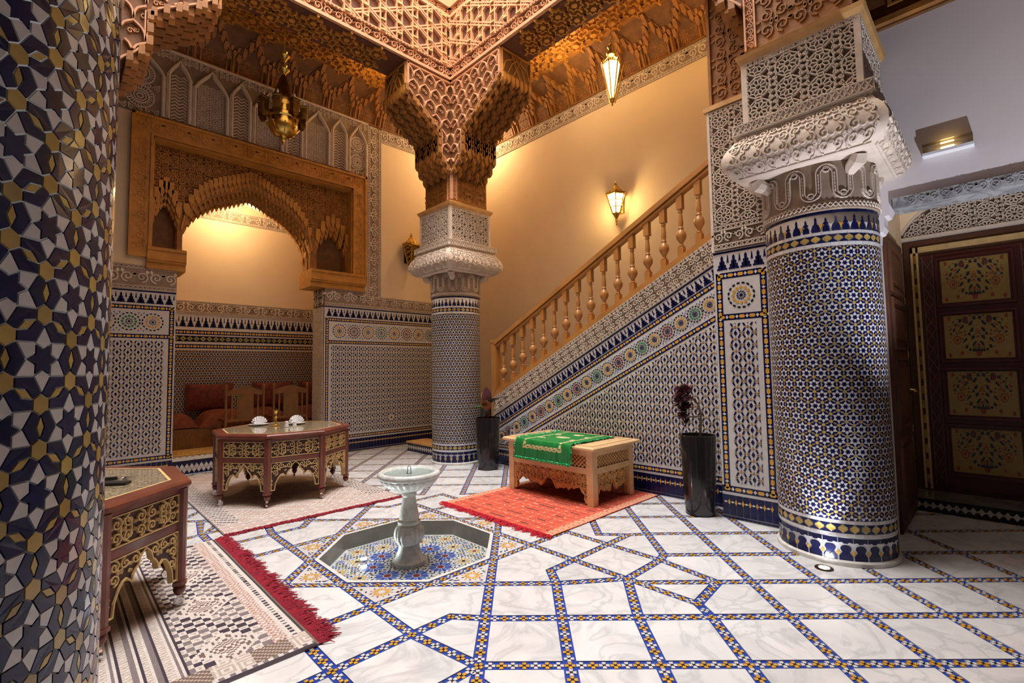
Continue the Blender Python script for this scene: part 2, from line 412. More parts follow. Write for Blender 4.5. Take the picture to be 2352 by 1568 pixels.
def rosette_band(u0, u1, v, R, cols, scale=2.12):
    n = max(1, round((u1-u0)/(R*scale))); s = (u1-u0)/n; out = []
    for i in range(n):
        c = u0+(i+.5)*s; out += rosette(c, v, R, cols[i % len(cols)])
        for sv in (1, -1):
            for k in (-1, 0, 1):
                x = c+s/2+k*.22*R
                if u0+.05 < x < u1-.05: out.append((shift([(.07*R, 0), (0, .1*R), (-.07*R, 0), (-.03*R, -.1*R), (.03*R, -.1*R)], x, v+sv*(.95-.22*abs(k == 0))*R), ('sky_blue', 'tile_red', 'tile_green')[i % 3] if k == 0 else 'sky_blue'))
    return out
def spiral(c, r, turns, d, a0, n=13, r1=.12):
    return [(c[0]+r*(1-(1-r1)*i/n)*cos(a0+d*2*pi*turns*i/n), c[1]+r*(1-(1-r1)*i/n)*sin(a0+d*2*pi*turns*i/n)) for i in range(n+1)]
def leaf(c, a, l, wd, n=5):
    return ([(c[0]+l*i/n*cos(a), c[1]+l*i/n*sin(a)) for i in range(n+1)], [wd*max(.15, sin(pi*(i+.35)/(n+.6))) for i in range(n+1)])
def scrolls(u0, u1, v0, v1, s, wd, leaves=True):
    """arabesque of mirrored spirals; returns (pts, width, closed)"""
    out = []; nu = max(1, round((u1-u0)/s)); nv = max(1, round((v1-v0)/s)); su = (u1-u0)/nu; sv = (v1-v0)/nv; r = min(su, sv)
    for i in range(nu):
        for j in range(nv):
            c = (u0+(i+.5)*su, v0+(j+.5)*sv); d = 1 if (i+j) % 2 == 0 else -1
            a0 = -pi/2 if (j % 2 == 0) else pi/2
            out.append((spiral(c, r*.47, 1.45, d, a0), wd, False))
            if leaves:
                for k in range(2):
                    a = a0+d*(2.3+k*1.8); p, ww = leaf((c[0]+r*.43*cos(a), c[1]+r*.43*sin(a)), a+d*.7, r*.36, wd*2.4); out.append((p, ww, False))
    return out
def rosette_lattice(u0, u1, v0, v1, du, dv, R, wd):
    out = []; ni = int((u1-u0)/du)+2; nj = int((v1-v0)/dv)+2
    pl = (u0+wd, u1-wd, v0+wd, v1-wd)
    def seg(p, q):
        k = 0
        for t in (0, 1):
            P = (p, q)[t]
            if pl[0] <= P[0] <= pl[1] and pl[2] <= P[1] <= pl[3]: k += 1
        if k == 2: out.append(([p, q], wd, False))
        elif k == 1:
            if not (pl[0] <= p[0] <= pl[1] and pl[2] <= p[1] <= pl[3]): p, q = q, p
            t = 1.0
            for a, lo, hi in ((0, pl[0], pl[1]), (1, pl[2], pl[3])):
                d = q[a]-p[a]
                if q[a] > hi: t = min(t, (hi-p[a])/d)
                if q[a] < lo: t = min(t, (lo-p[a])/d)
            out.append(([p, (p[0]+(q[0]-p[0])*t, p[1]+(q[1]-p[1])*t)], wd, False))
    for i in range(-1, ni):
        for j in range(-1, nj):
            c = (u0+du*(i+.5), v0+dv*(j+.5+.5*(i % 2)))
            def P(r, k, n=10): return (c[0]+r*cos(2*pi*k/n+pi/2), c[1]+r*sin(2*pi*k/n+pi/2))
            for k in range(10):
                seg(P(R*.26, k), P(R*.26, k+1)); seg(P(R*.26, k), P(R*.68, k)); seg(P(R*.68, k), P(R*.84, k+.5)); seg(P(R*.84, k+.5), P(R*.68, k+1))
                seg(P(R*.84, k+.5), P(R*1.12, k+.5)) if k % 2 else seg(P(R*.84, k+.5), P(R*1.0, k+.5)); seg(P(R*1.06, k+.5), P(R*1.06, k+1.5))
            for q in ((du, dv*.5), (du, -dv*.5), (0, dv)):
                l = hypot(*q); a = atan2(q[1], q[0]); m_ = (c[0]+q[0]/2, c[1]+q[1]/2); e_ = (l-R*2.06)/2
                if e_ > .12*R:
                    D_ = [(m_[0]+cos(a+k*pi/2)*(e_ if k % 2 == 0 else R*.42), m_[1]+sin(a+k*pi/2)*(e_ if k % 2 == 0 else R*.42)) for k in range(4)]
                    for k in range(4): seg(D_[k], D_[(k+1) % 4])
                    for k in (1, 3):
                        g3 = (c[0]+(q[0]/2), c[1]+q[1]/2); o2 = R*.95; seg(D_[k], (m_[0]+cos(a+k*pi/2)*o2, m_[1]+sin(a+k*pi/2)*o2))
                for o_ in (-.22*R, .22*R):
                    ox, oy = -sin(a)*o_, cos(a)*o_
                    seg((c[0]+cos(a)*R*1.03+ox, c[1]+sin(a)*R*1.03+oy), (c[0]+cos(a)*(l-R*1.03)+ox, c[1]+sin(a)*(l-R*1.03)+oy))
    return out
def braid(u0, u1, v0, v1, per, wd):
    n = max(1, round((u1-u0)/per)); s = (u1-u0)/n; out = []
    for i in range(n):
        a = u0+i*s; out.append(([(a, v0), (a+s, v1)], wd, False)); out.append(([(a, v1), (a+s, v0)], wd, False))
    out += [([(u0, v0), (u1, v0)], wd*1.3, False), ([(u0, v1), (u1, v1)], wd*1.3, False)]
    return out
def carve(bb, M, strokes, h0, h1):
    for p, wd, cl in strokes: bb.stroke(M, p, wd, h0, h1, cl)
    return bb
def rect(u0, v0, u1, v1): return [(u0, v0), (u1, v0), (u1, v1), (u0, v1)]
# ------------------------------------------------------------------ floor
FC = (2.26, 3.63)
def floor_build():
    q2 = sqrt(2)
    X0, X1, Y0, Y1 = -1.4, 6.45, -1.4, 8.66
    bx0, bx1, by0, by1 = X0-FC[0], X1-FC[0], Y0-FC[1], Y1-FC[1]
    segs = []
    def L(a, b_): segs.append((a, b_))
    def pq(p, q): return ((p+q)/q2, (q-p)/q2)                      # e1=(1,-1), e2=(1,1)
    def Lp(p, qa, qb): L(pq(p, qa), pq(p, qb))                     # line of constant e1
    def Lq(q, pa, pb): L(pq(pa, q), pq(pb, q))
    s, c2, c3, c4 = .735, 1.2, 1.685, 2.165
    BIG = 9
    for k in (1, -1):
        Lp(k*s, -BIG, BIG); Lq(k*s, -BIG, BIG)
        L((k*s, -2.2), (k*s, 2.2 if k < 0 else 1.205)); L((-2.2, k*s), (1.205, k*s))
    L((s, 1.1), (s, 1.21)); 
    # outward bands with rungs, sectors right (x>0,y<0), near (x<0,y<0), left (x<0,y>0)
    for sx, sy in ((1, -1), (-1, -1), (-1, 1)):
        L((sx*c2, sy*.46), (sx*c2, sy*c4)); L((sx*.46, sy*c2), (sx*c4 if sx < 0 else 1.517, sy*c2))
        L((sx*s, sy*c3), (sx*c2, sy*c3)); L((sx*s, sy*c4), (sx*c2, sy*c4))
        if sx < 0: L((sx*c3, sy*s), (sx*c3, sy*c2)); L((sx*c4, sy*s), (sx*c4, sy*c2))
    L((c2, .46), (c2, c2)); L((.46, c2), (c2, c2))                  # far sector, short
    # background grid
    for k in (1, -1):
        Lp(k*1.2, .53, BIG); Lp(k*1.2, -BIG, -.53); Lq(k*1.2, .53, BIG); Lq(k*1.2, -BIG, -.53)
        Lp(k*1.66, s, BIG); Lp(k*1.66, -BIG, -s)
        for r in (2.1, 2.56, 3.03, 3.5, 3.97, 4.44): Lp(k*r, .245, BIG); Lp(k*r, -BIG, -1.03 if r == 2.1 else -.245)
        for r in (2.56, 3.03, 3.5, 3.97, 4.44): Lp(k*r, -.3, .3)
    Lp(2.1, -.3, .3)
    Lq(-1.66, s, BIG); Lq(-1.66, -BIG, -s); Lq(-2.1, -BIG, BIG)
    Lq(1.70, .245, BIG); Lq(1.70, -BIG, -.245)
    for r in (2.16, 2.62, 3.1, 3.58, 4.06, 4.54, 5.02, 5.5, 5.98): Lq(r, -BIG, BIG)
    for k in (1, -1):
        Lp(k*.245, 1.70, BIG); Lq(k*.245, 2.08, BIG); Lq(k*.245, -BIG, -2.08)
    Lq(.245, 1.66, 2.1); Lp(1.66, .245, s)
    # clip to bounds
    S2 = []
    for (a, b_) in segs:
        t0, t1 = 0, 1; d = (b_[0]-a[0], b_[1]-a[1]); ok = True
        for ax, lo, hi in ((0, bx0, bx1), (1, by0, by1)):
            if abs(d[ax]) < 1e-9:
                if not lo <= a[ax] <= hi: ok = False
                continue
            ta, tb = (lo-a[ax])/d[ax], (hi-a[ax])/d[ax]
            if ta > tb: ta, tb = tb, ta
            t0 = max(t0, ta); t1 = min(t1, tb)
        if ok and t1-t0 > 1e-6: S2.append(((a[0]+d[0]*t0, a[1]+d[1]*t0), (a[0]+d[0]*t1, a[1]+d[1]*t1)))
    S2 += [((bx0, by0), (bx1, by0)), ((bx1, by0), (bx1, by1)), ((bx1, by1), (bx0, by1)), ((bx0, by1), (bx0, by0))]
    # split
    V = []; TOL = .085
    def vid(p):
        for i, q in enumerate(V):
            if abs(p[0]-q[0]) < TOL and abs(p[1]-q[1]) < TOL and hypot(p[0]-q[0], p[1]-q[1]) < TOL: return i
        V.append(p); return len(V)-1
    ed = {}
    allp = [[0, 1] for _ in S2]
    for i in range(len(S2)):
        a, b_ = S2[i]; d = (b_[0]-a[0], b_[1]-a[1]); li = hypot(*d)
        for j in range(i):
            c, e = S2[j]; f = (e[0]-c[0], e[1]-c[1]); lj = hypot(*f); den = d[0]*f[1]-d[1]*f[0]
            if abs(den) < 1e-9*li*lj or abs(den) < .02*li*lj: continue
            t_ = ((c[0]-a[0])*f[1]-(c[1]-a[1])*f[0])/den; u = ((c[0]-a[0])*d[1]-(c[1]-a[1])*d[0])/den
            if -.06/li <= t_ <= 1+.06/li and -.06/lj <= u <= 1+.06/lj: allp[i].append(min(1, max(0, t_))); allp[j].append(min(1, max(0, u)))
    for i, ts in enumerate(allp):
        a, b_ = S2[i]; ids = []
        for t_ in sorted(ts):
            k = vid((a[0]+(b_[0]-a[0])*t_, a[1]+(b_[1]-a[1])*t_))
            if not ids or ids[-1] != k: ids.append(k)
        for p, q in zip(ids, ids[1:]): ed[(min(p, q), max(p, q))] = 1
    # drop what lies inside the basin, then dangling ends
    oct_ap = .70
    def inoct(p): return max(abs(p[0]), abs(p[1]), abs(p[0]+p[1])/q2, abs(p[0]-p[1])/q2) < oct_ap
    E = set(e for e in ed if not inoct(((V[e[0]][0]+V[e[1]][0])/2, (V[e[0]][1]+V[e[1]][1])/2)))
    while True:
        deg = {}
        for a, b_ in E: deg[a] = deg.get(a, 0)+1; deg[b_] = deg.get(b_, 0)+1
        dr = [e for e in E if deg[e[0]] == 1 or deg[e[1]] == 1]
        if not dr: break
        E -= set(dr)
    nb = {}
    for a, b_ in E: nb.setdefault(a, []).append(b_); nb.setdefault(b_, []).append(a)
    for a in nb: nb[a].sort(key=lambda k: atan2(V[k][1]-V[a][1], V[k][0]-V[a][0]))
    seen = set(); faces = []
    for a in nb:
        for b_ in nb[a]:
            if (a, b_) in seen: continue
            f = []; p, q = a, b_
            while (p, q) not in seen:
                seen.add((p, q)); f.append(p); l = nb[q]; k = l[(l.index(p)-1) % len(l)]; p, q = q, k
            pts = [V[i] for i in f]
            if area2(pts) > .01: faces.append(pts)
    return E, V, faces
_E, _V, _faces = floor_build()
# blue ground with the octagonal hole
OR = .70/cos(pi/8)
fb = B(); oc = [(FC[0]+OR*cos(pi/8+k*pi/4), FC[1]+OR*sin(pi/8+k*pi/4)) for k in range(8)]
x0, x1, y0, y1 = -2.2, 6.97, -2.2, 8.66
outer = [(x1, FC[1]+1), (FC[0]+1, y1), (FC[0]-1, y1), (x0, FC[1]+1), (x0, FC[1]-1), (FC[0]-1, y0), (FC[0]+1, y0), (x1, FC[1]-1)]
corn = {0: (x1, y1), 2: (x0, y1), 4: (x0, y0), 6: (x1, y0)}
for k in range(8):
    a, b_ = oc[k], oc[(k+1) % 8]; c, d = outer[k], outer[(k+1) % 8]
    poly = [a, c] + ([corn[k]] if k in corn else []) + [d, b_]
    n = len(poly); fb.add([(x, y, -.006) for x, y in poly], [tuple(range(n))])
floor = struct(fb.obj('floor', 'tile_blue'), 'white marble floor latticed with blue, yellow and white tile strips')
slabs = []
for f in _faces:
    w_ = [(x+FC[0], y+FC[1]) for x, y in f]
    cx = sum(p[0] for p in w_)/len(w_); cy = sum(p[1] for p in w_)/len(w_)
    r_ = hypot(cx-FC[0], cy-FC[1])
    if r_ < .3: continue
    p = proj((cx, cy, 0))
    tri = False
    if r_ < 1.02 and abs(area2(w_)) < .16 and r_ > .7: tri = True
    q = inset(w_, .036)
    if area2(q) < .004: continue
    if tri: slabs.append((q, 'tri', (cx, cy))); continue
    slabs.append((q, 'slab', (cx, cy)))
_tri = [s_ for s_ in slabs if s_[1] == 'tri']
vis = []
for q, k, c in slabs:
    if k == 'slab':
        pr = [proj((x, y, 0)) for x, y in q]; ok = any(p and -60 < p[0] < 2412 and p[1] < 1640 for p in pr)
        vis.append((ok, q, c))
rest = B(); ns = 0
for ok, q, c in vis:
    if ok and ns < 300:
        ns += 1
        pr = [(x-c[0], y-c[1]) for x, y in q]
        B().prism(FLOORM, pr, -.005, 0).obj('marble_slab', 'marble_floor', floor, loc=(c[0], c[1], 0))
    else: rest.prism(FLOORM, q, -.005, 0)
if rest.f: rest.obj('marble_paving', 'marble_floor', floor, kind='stuff')
# quatrefoil inlay along the strips
quat = []
Q8 = []
for k in range(4):
    a = k*pi/2
    Q8 += [(.42*cos(a)-.17*sin(a)*s_, .42*sin(a)+.17*cos(a)*s_) for s_ in (-1, 1)]
    Q8 += [(.20*sqrt(2)*cos(a+pi/4)*.62, .20*sqrt(2)*sin(a+pi/4)*.62)]
X12 = []
for k in range(4):
    a = k*pi/2; X12 += [(.17*cos(a)-.06*sin(a)*s_, .17*sin(a)+.06*cos(a)*s_) for s_ in (-1, 1)] + [(.085*cos(a+pi/4), .085*sin(a+pi/4))]
done = set()
for a, b_ in _E:
    A_, B_ = _V[a], _V[b_]; l = hypot(B_[0]-A_[0], B_[1]-A_[1]); n = max(2, round(l/.0585/2)*2) if l > .15 else max(1, round(l/.0585))
    an = atan2(B_[1]-A_[1], B_[0]-A_[0])
    for i in range(n+1):
        if i in (0, n):
            k = a if i == 0 else b_
            if k in done: continue
            done.add(k)
        x = A_[0]+(B_[0]-A_[0])*i/n; y = A_[1]+(B_[1]-A_[1])*i/n
        wx, wy = x+FC[0], y+FC[1]
        p = proj((wx, wy, 0))
        if not p or not (-40 < p[0] < 2392 and p[1] < 1610): continue
        quat.append((shift(Q8, wx, wy, .062, an), 'tile_white' if i % 2 else 'tile_ochre'))
        quat.append((shift(X12, wx, wy, .062, an+pi/4), 'tile_black'))
tiles(floor, [q for q in quat if q[1] != 'tile_black'], FLOORM, -.001, 'flower_tile', 300, rest='flower_inlay', h0=-.006)
tiles(floor, [q for q in quat if q[1] == 'tile_black'], FLOORM, -.0005, 'cross_tile', 0, rest='cross_inlay', h0=-.006)
# triangles round the basin
for q, k, c in _tri:
    B().prism(FLOORM, q, -.005, -.002).obj('star_panel', 'tile_white', floor)
    inn = inset(q, .02); cc = (sum(p[0] for p in inn)/len(inn), sum(p[1] for p in inn)/len(inn))
    polys = []
    R = .095
    polys.append((shift(ngon(8, .016), *cc), 'tile_white'))
    for k2 in range(12):
        a = 2*pi*k2/12
        polys.append((shift([(.02, 0), (.045, .011), (.066, 0), (.045, -.011)], *cc, 1, a), 'tile_ochre'))
        polys.append((shift([(.058, .013), (.072, .02), (.084, .013), (.072, .006)], *cc, 1, a), 'tile_red' if k2 % 2 else 'tile_yellow'))
    for k2 in range(26):
        i = random.randrange(len(inn)); t_ = random.random(); s_ = .12+.5*random.random()
        P, Q_ = inn[i-1], inn[i]; x = (P[0]+(Q_[0]-P[0])*t_)*(1-s_*.4)+cc[0]*s_*.4; y = (P[1]+(Q_[1]-P[1])*t_)*(1-s_*.4)+cc[1]*s_*.4
        if hypot(x-cc[0], y-cc[1]) > .1: polys.append((shift(rhomb(.014, .008), x, y, 1, random.random()*3), random.choice(('navy', 'tile_green', 'sky_blue', 'tile_red', 'tile_black'))))
    tiles(floor, polys, FLOORM, -.001, 'rosette_tile', 26, rest='rosette_inlay', h0=-.003)
# basin
bas = B()
def octp(ap): r = ap/cos(pi/8); return [(FC[0]+r*cos(pi/8+k*pi/4), FC[1]+r*sin(pi/8+k*pi/4)) for k in range(8)]
def ring(bb, a, za, b_, zb):
    n = 8; bb.add([(x, y, za) for x, y in a]+[(x, y, zb) for x, y in b_], [(i, (i+1) % n, n+(i+1) % n, n+i) for i in range(n)])
bas.cur = 0; ring(bas, octp(.702), -.006, octp(.702), .004); ring(bas, octp(.702), .004, octp(.672), .004)
bas.cur = 1; ring(bas, octp(.672), .004, octp(.655), -.13); 
bas.cur = 2; bas.add([(x, y, -.13) for x, y in octp(.66)], [tuple(range(8))])
basin = bas.obj('basin', ('rim_white', 'marble_grey', 'tile_white'), floor, label='sunken octagonal basin with grey marble sides')
polys = []; occ = []
def flower(c, r, n, c0, cols, ring, nr):
    polys.append((shift(ngon(10, r*.27), *c), c0)); occ.append((c, r*1.3))
    for j in range(n): polys.append((shift([(r*.33, r*.05), (r*.78, r*.15), (r, 0), (r*.78, -r*.15), (r*.33, -r*.05)], *c, 1, 2*pi*j/n), cols[j % len(cols)]))
    for j in range(nr): polys.append((shift(rhomb(r*.16, r*.075), c[0]+r*1.13*cos(2*pi*(j+.5)/nr), c[1]+r*1.13*sin(2*pi*(j+.5)/nr), 1, 2*pi*(j+.5)/nr+pi/2*(j % 2)), ring[j % len(ring)]))
for k in range(8):
    a = k*pi/4+pi/8; flower((FC[0]+.305*cos(a), FC[1]+.305*sin(a)), .108, 14, 'tile_red', ('tile_blue', 'sky_blue'), ('tile_black', 'tile_black', 'navy'), 18)
    a += pi/8
    flower((FC[0]+.46*cos(a), FC[1]+.46*sin(a)), .066, 10, 'tile_black', ('tile_ochre', 'tile_yellow'), ('tile_black', 'sky_blue'), 14)
    flower((FC[0]+.575*cos(a+pi/8), FC[1]+.575*sin(a+pi/8)), .064, 10, 'tile_red', ('tile_ochre', 'tile_yellow'), ('tile_black', 'tile_green'), 14)
    flower((FC[0]+.60*cos(a), FC[1]+.60*sin(a)), .034, 8, 'tile_red', ('sky_blue',), ('tile_black',), 10)
gx = 0
for i in range(-36, 37):
    for j in range(-36, 37):
        x, y = (i+.5*(j % 2))*.030, j*.027
        if max(abs(x), abs(y), abs(x+y)/sqrt(2), abs(x-y)/sqrt(2)) > .63 or hypot(x, y) < .15: continue
        c = (FC[0]+x, FC[1]+y)
        if any(hypot(c[0]-p_[0], c[1]-p_[1]) < d_ for p_, d_ in occ): continue
        k = (i*7+j*3) % 9; polys.append((shift(star(4, .0145, .0075), *c, 1, (i*j % 2)*pi/4), ('tile_black', 'tile_blue', 'tile_green', 'tile_black', 'sky_blue', 'tile_black', 'tile_red', 'tile_blue', 'tile_ochre')[k]))
tiles(basin, polys, plane((0, 0, -.13), (1, 0, 0), (0, 1, 0)), .0015, 'mosaic_tile', 260, rest='mosaic')
wt = B(); wt.add([(x, y, -.095) for x, y in octp(.66)], [tuple(range(8))]); tag(wt.obj('basin_water', 'water'), 'clear shallow water filling the octagonal fountain basin', 'water')
# ------------------------------------------------------------------ tiled columns
Z_FB, Z_FT = .335, 2.42
def column(c, label, a0, nmax, dr=.405, nst=26, full=True):
    t_ = thing('tiled_column', label, 'column', (c[0], c[1], 0), 0, 'columns round the courtyard')
    B().lathe([(dr-.001, 0), (dr-.001, 2.72)], 64).obj('shaft', 'grout', t_, smooth=True)
    B().lathe([(dr+.02, 0), (dr+.022, .03), (dr+.004, .04)], 64).obj('foot_ring', 'rim_white', t_)
    M = cyl(dr, a0); a = 2*pi*dr/nst; ploc = (c[0], c[1], 0); C = 2*pi*dr
    P = hexstar(a, nst, Z_FB, Z_FT, .0011)
    tiles(t_, P, M, .0016, 'star_field_tile', nmax, ploc, rest='star_field', h0=-.0015)
    # bands
    P = []
    def whites(v0, v1):
        n = 44; s = C/n
        for i in range(n): P.append((inset(rect(i*s, v0, (i+1)*s, v1), .0008), 'tile_white'))
    def zig(v0, v1):
        n = 34; s = C/n; h = v1-v0; m_ = (v0+v1)/2
        for i in range(n):
            x = (i+.5)*s; P.append((inset(shift(rhomb(s*.56, h*.42), x, m_), .001), 'tile_yellow'))
            P.append((inset([(x-s*.5+s*.02, v1), (x+s*.02, v1), (x-s*.02, v1)], 0), 'navy')) if 0 else None
            for sg, vv in ((1, v1), (-1, v0)): P.append((inset([(x, vv), (x+s, vv), (x+s*.5, vv-sg*h*.44)], .0015), 'navy'))
            P.append((shift(rhomb(s*.14, h*.13), x+s*.5, m_), 'navy'))
    def spires(v0, v1):
        n = 38; s = C/n; h = v1-v0
        for i in range(n):
            x = (i+.5)*s
            if i % 2: q = [(.42, 0), (.42, .2), (.3, .42), (.16, .5), (.1, .7), (.13, .82), (0, 1)]
            else: q = [(.34, 0), (.3, .3), (.1, .4), (.3, .52), (.1, .6), (.1, .75), (0, .9)]
            q = [(p[0]*s, p[1]*h) for p in q]; q = q+[(-p[0], p[1]) for p in q[::-1][1:]]
            P.append((shift(q, x, v0), 'navy'))
            P.append((shift([(.1*s, .3*h), (.24*s, .52*h), (0, .42*h), (-.24*s, .52*h), (-.1*s, .3*h), (0, .08*h)], x+s*.5, v0), 'tile_ochre' if i % 2 else 'tile_white'))
    def base(v0, v1):
        n = 26; s = C/n; h = v1-v0
        for i in range(n):
            x = (i+.5)*s
            q = [(.44, 0), (.44, .28), (.24, .5), (.3, .58), (.36, .68), (.33, .78), (.2, .86), (0, .89)]
            q = [(p[0]*s, p[1]*h) for p in q]; q = q+[(-p[0], p[1]) for p in q[::-1][1:]]
            P.append((shift(q, x, v0), 'navy'))
            P.append((shift(rhomb(.13*s, .17*h), x+s/2, v0+.46*h), 'tile_ochre'))
            P.append((shift([(-.47*s, 1.28*h), (-.47*s, 1.02*h), (-.22*s, 1.06*h), (-.12*s, .98*h), (.12*s, .98*h), (.22*s, 1.06*h), (.47*s, 1.02*h), (.47*s, 1.28*h)], x, v0), 'navy'))
    base(.035, .165); whites(.212, .236); zig(.238, .305); whites(.307, .333)
    whites(2.422, 2.452); zig(2.454, 2.515); whites(2.517, 2.54); spires(2.545, 2.665)
    for i in range(30): s = C/30; P.append((inset(rect(i*s, 2.682, (i+1)*s, 2.705), .0008), 'navy'))
    tiles(t_, P, M, .0022, 'band_tile', min(nmax, 260), ploc, rest='band_field', h0=-.0015)
    # carved neck
    B().lathe([(dr+.002, 2.705), (dr+.014, 2.715), (dr+.014, 2.77), (dr+.004, 2.78), (dr+.004, 3.09), (dr+.03, 3.1)], 64).obj('neck', 'stucco_recess_shade', t_, smooth=False)
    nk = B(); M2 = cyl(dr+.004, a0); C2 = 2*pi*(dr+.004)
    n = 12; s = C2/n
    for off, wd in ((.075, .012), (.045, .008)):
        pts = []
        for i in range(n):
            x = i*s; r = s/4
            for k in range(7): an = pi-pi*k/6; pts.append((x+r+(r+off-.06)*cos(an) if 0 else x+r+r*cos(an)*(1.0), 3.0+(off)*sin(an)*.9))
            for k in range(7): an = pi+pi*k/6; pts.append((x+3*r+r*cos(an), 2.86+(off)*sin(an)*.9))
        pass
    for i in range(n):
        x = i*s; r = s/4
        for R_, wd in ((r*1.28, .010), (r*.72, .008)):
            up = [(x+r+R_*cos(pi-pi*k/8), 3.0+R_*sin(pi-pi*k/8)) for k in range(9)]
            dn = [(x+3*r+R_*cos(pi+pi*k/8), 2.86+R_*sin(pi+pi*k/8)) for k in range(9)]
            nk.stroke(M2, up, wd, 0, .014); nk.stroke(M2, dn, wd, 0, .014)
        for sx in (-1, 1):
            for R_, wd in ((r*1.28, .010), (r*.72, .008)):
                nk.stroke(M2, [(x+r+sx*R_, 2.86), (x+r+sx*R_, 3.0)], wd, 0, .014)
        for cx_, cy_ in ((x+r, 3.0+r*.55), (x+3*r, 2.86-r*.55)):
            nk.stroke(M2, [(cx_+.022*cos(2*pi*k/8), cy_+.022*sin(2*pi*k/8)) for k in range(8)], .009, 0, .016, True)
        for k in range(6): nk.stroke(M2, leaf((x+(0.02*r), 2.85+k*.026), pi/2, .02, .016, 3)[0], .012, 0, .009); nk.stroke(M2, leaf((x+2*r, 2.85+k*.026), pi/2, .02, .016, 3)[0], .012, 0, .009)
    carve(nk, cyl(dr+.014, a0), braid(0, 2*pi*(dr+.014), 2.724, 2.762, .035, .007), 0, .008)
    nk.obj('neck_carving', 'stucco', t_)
    # bulging capital: square plan
    prof = [(.40, 3.09), (.44, 3.085), (.53, 3.13), (.572, 3.2), (.575, 3.27), (.55, 3.34), (.50, 3.41), (.475, 3.46), (.485, 3.475)]
    cb = B(); vs = []
    for hs, z in prof: vs += [(-hs, -hs, z), (hs, -hs, z), (hs, hs, z), (-hs, hs, z)]
    k = len(prof); cb.add(vs, [(j*4+i, j*4+(i+1) % 4, (j+1)*4+(i+1) % 4, (j+1)*4+i) for j in range(k-1) for i in range(4)]+[(3, 2, 1, 0), tuple((k-1)*4+i for i in range(4))])
    cb.box(-.5, -.5, 3.475, .5, .5, 3.575)
    smooth_by_angle(cb.obj('capital', 'stucco', t_), 50)
    cc = B()
    def cmap(q):
        ca, sa = cos(q*pi/2), sin(q*pi/2)
        def f(u, v, h=0):
            x_ = v*(k-1); i = min(int(x_), k-2); fr_ = x_-i
            hs = prof[i][0]*(1-fr_)+prof[i+1][0]*fr_; z = prof[i][1]*(1-fr_)+prof[i+1][1]*fr_
            dh, dz = prof[i+1][0]-prof[i][0], prof[i+1][1]-prof[i][1]; l = hypot(dh, dz); nx, nz = dz/l, -dh/l
            X_, Y_, Z_ = u*hs, -hs-nx*h, z+nz*h
            return (X_*ca-Y_*sa, X_*sa+Y_*ca, Z_)
        return f
    def bmap(q, hs):
        ca, sa = cos(q*pi/2), sin(q*pi/2)
        return lambda u, v, h=0: (u*ca-(-hs-h)*sa, u*sa+(-hs-h)*ca, v)
    sides = (0, 3) if full else (0, 3)
    for q in sides:
        f = cmap(q); g_ = lambda u, v, h=0, f=f: f(u/.5, v/.5, h)
        st = scrolls(-.46, .46, .1, .43, .085, .012)
        for x in (-.3, -.1, .1, .3): st += [([(x-.02, .1), (x-.02, .43)], .012, False), ([(x+.02, .1), (x+.02, .43)], .012, False)]
        st += [([(-.47, .09), (.47, .09)], .016, False), ([(-.47, .44), (.47, .44)], .016, False)]
        carve(cc, g_, st, -.002, .013)
        carve(cc, bmap(q, .5), braid(-.49, .49, 3.485, 3.565, .045, .009), -.001, .009)
        cc.box(0, 0, 3.3, 0, 0, 3.3) if 0 else None
    for q in range(4):
        ca, sa = cos(q*pi/2+pi/4), sin(q*pi/2+pi/4)
        lp = [(.40, 2.98), (.43, 3.02), (.50, 3.05), (.52, 3.09)]
        cc.tube([(r_*ca, r_*sa, z_) for r_, z_ in lp], [.03, .05, .06, .05], 8)
    cc.obj('capital_carving', 'stucco', t_)
    B().box(-.4, -.4, 3.575, .4, .4, 4.13).obj('impost_block', 'stucco_hole_shade', t_)
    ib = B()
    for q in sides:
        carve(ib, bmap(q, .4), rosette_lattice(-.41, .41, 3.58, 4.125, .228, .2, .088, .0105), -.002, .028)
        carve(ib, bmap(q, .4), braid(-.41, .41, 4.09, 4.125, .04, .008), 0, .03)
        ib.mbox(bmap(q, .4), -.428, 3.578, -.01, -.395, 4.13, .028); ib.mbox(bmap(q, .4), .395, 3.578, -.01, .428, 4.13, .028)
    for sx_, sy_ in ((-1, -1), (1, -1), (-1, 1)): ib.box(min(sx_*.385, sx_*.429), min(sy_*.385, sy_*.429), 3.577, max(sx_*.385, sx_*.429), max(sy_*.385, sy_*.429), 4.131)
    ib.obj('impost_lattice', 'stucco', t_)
    sl = B(); vs = []
    for hs, z in ((.43, 4.13), (.455, 4.165), (.465, 4.2), (.40, 4.235)): vs += [(-hs, -hs, z), (hs, -hs, z), (hs, hs, z), (-hs, hs, z)]
    sl.add(vs, [(j*4+i, j*4+(i+1) % 4, (j+1)*4+(i+1) % 4, (j+1)*4+i) for j in range(3) for i in range(4)]+[(3, 2, 1, 0), (12, 13, 14, 15)])
    sl.obj('impost_slab', 'wood_pale_carved', t_)
    return t_
PC, PR, PN, PL = (4.90, 6.42), (4.69, 1.035), (-.336, 1.084), (-.32, 6.43)
column(PC, 'tiled column between the stair foot and the tiled back wall, fully in view', -2.2, 300)
column(PR, 'tiled column beside the stair pier, lit by the floor spotlight', -2.9, 300)
column(PN, 'nearest tiled column, cropped by the left edge of the photo', -1.6, 300)
column(PL, 'tiled column hidden behind the nearest one, only its bracket showing', -1.6, 0)
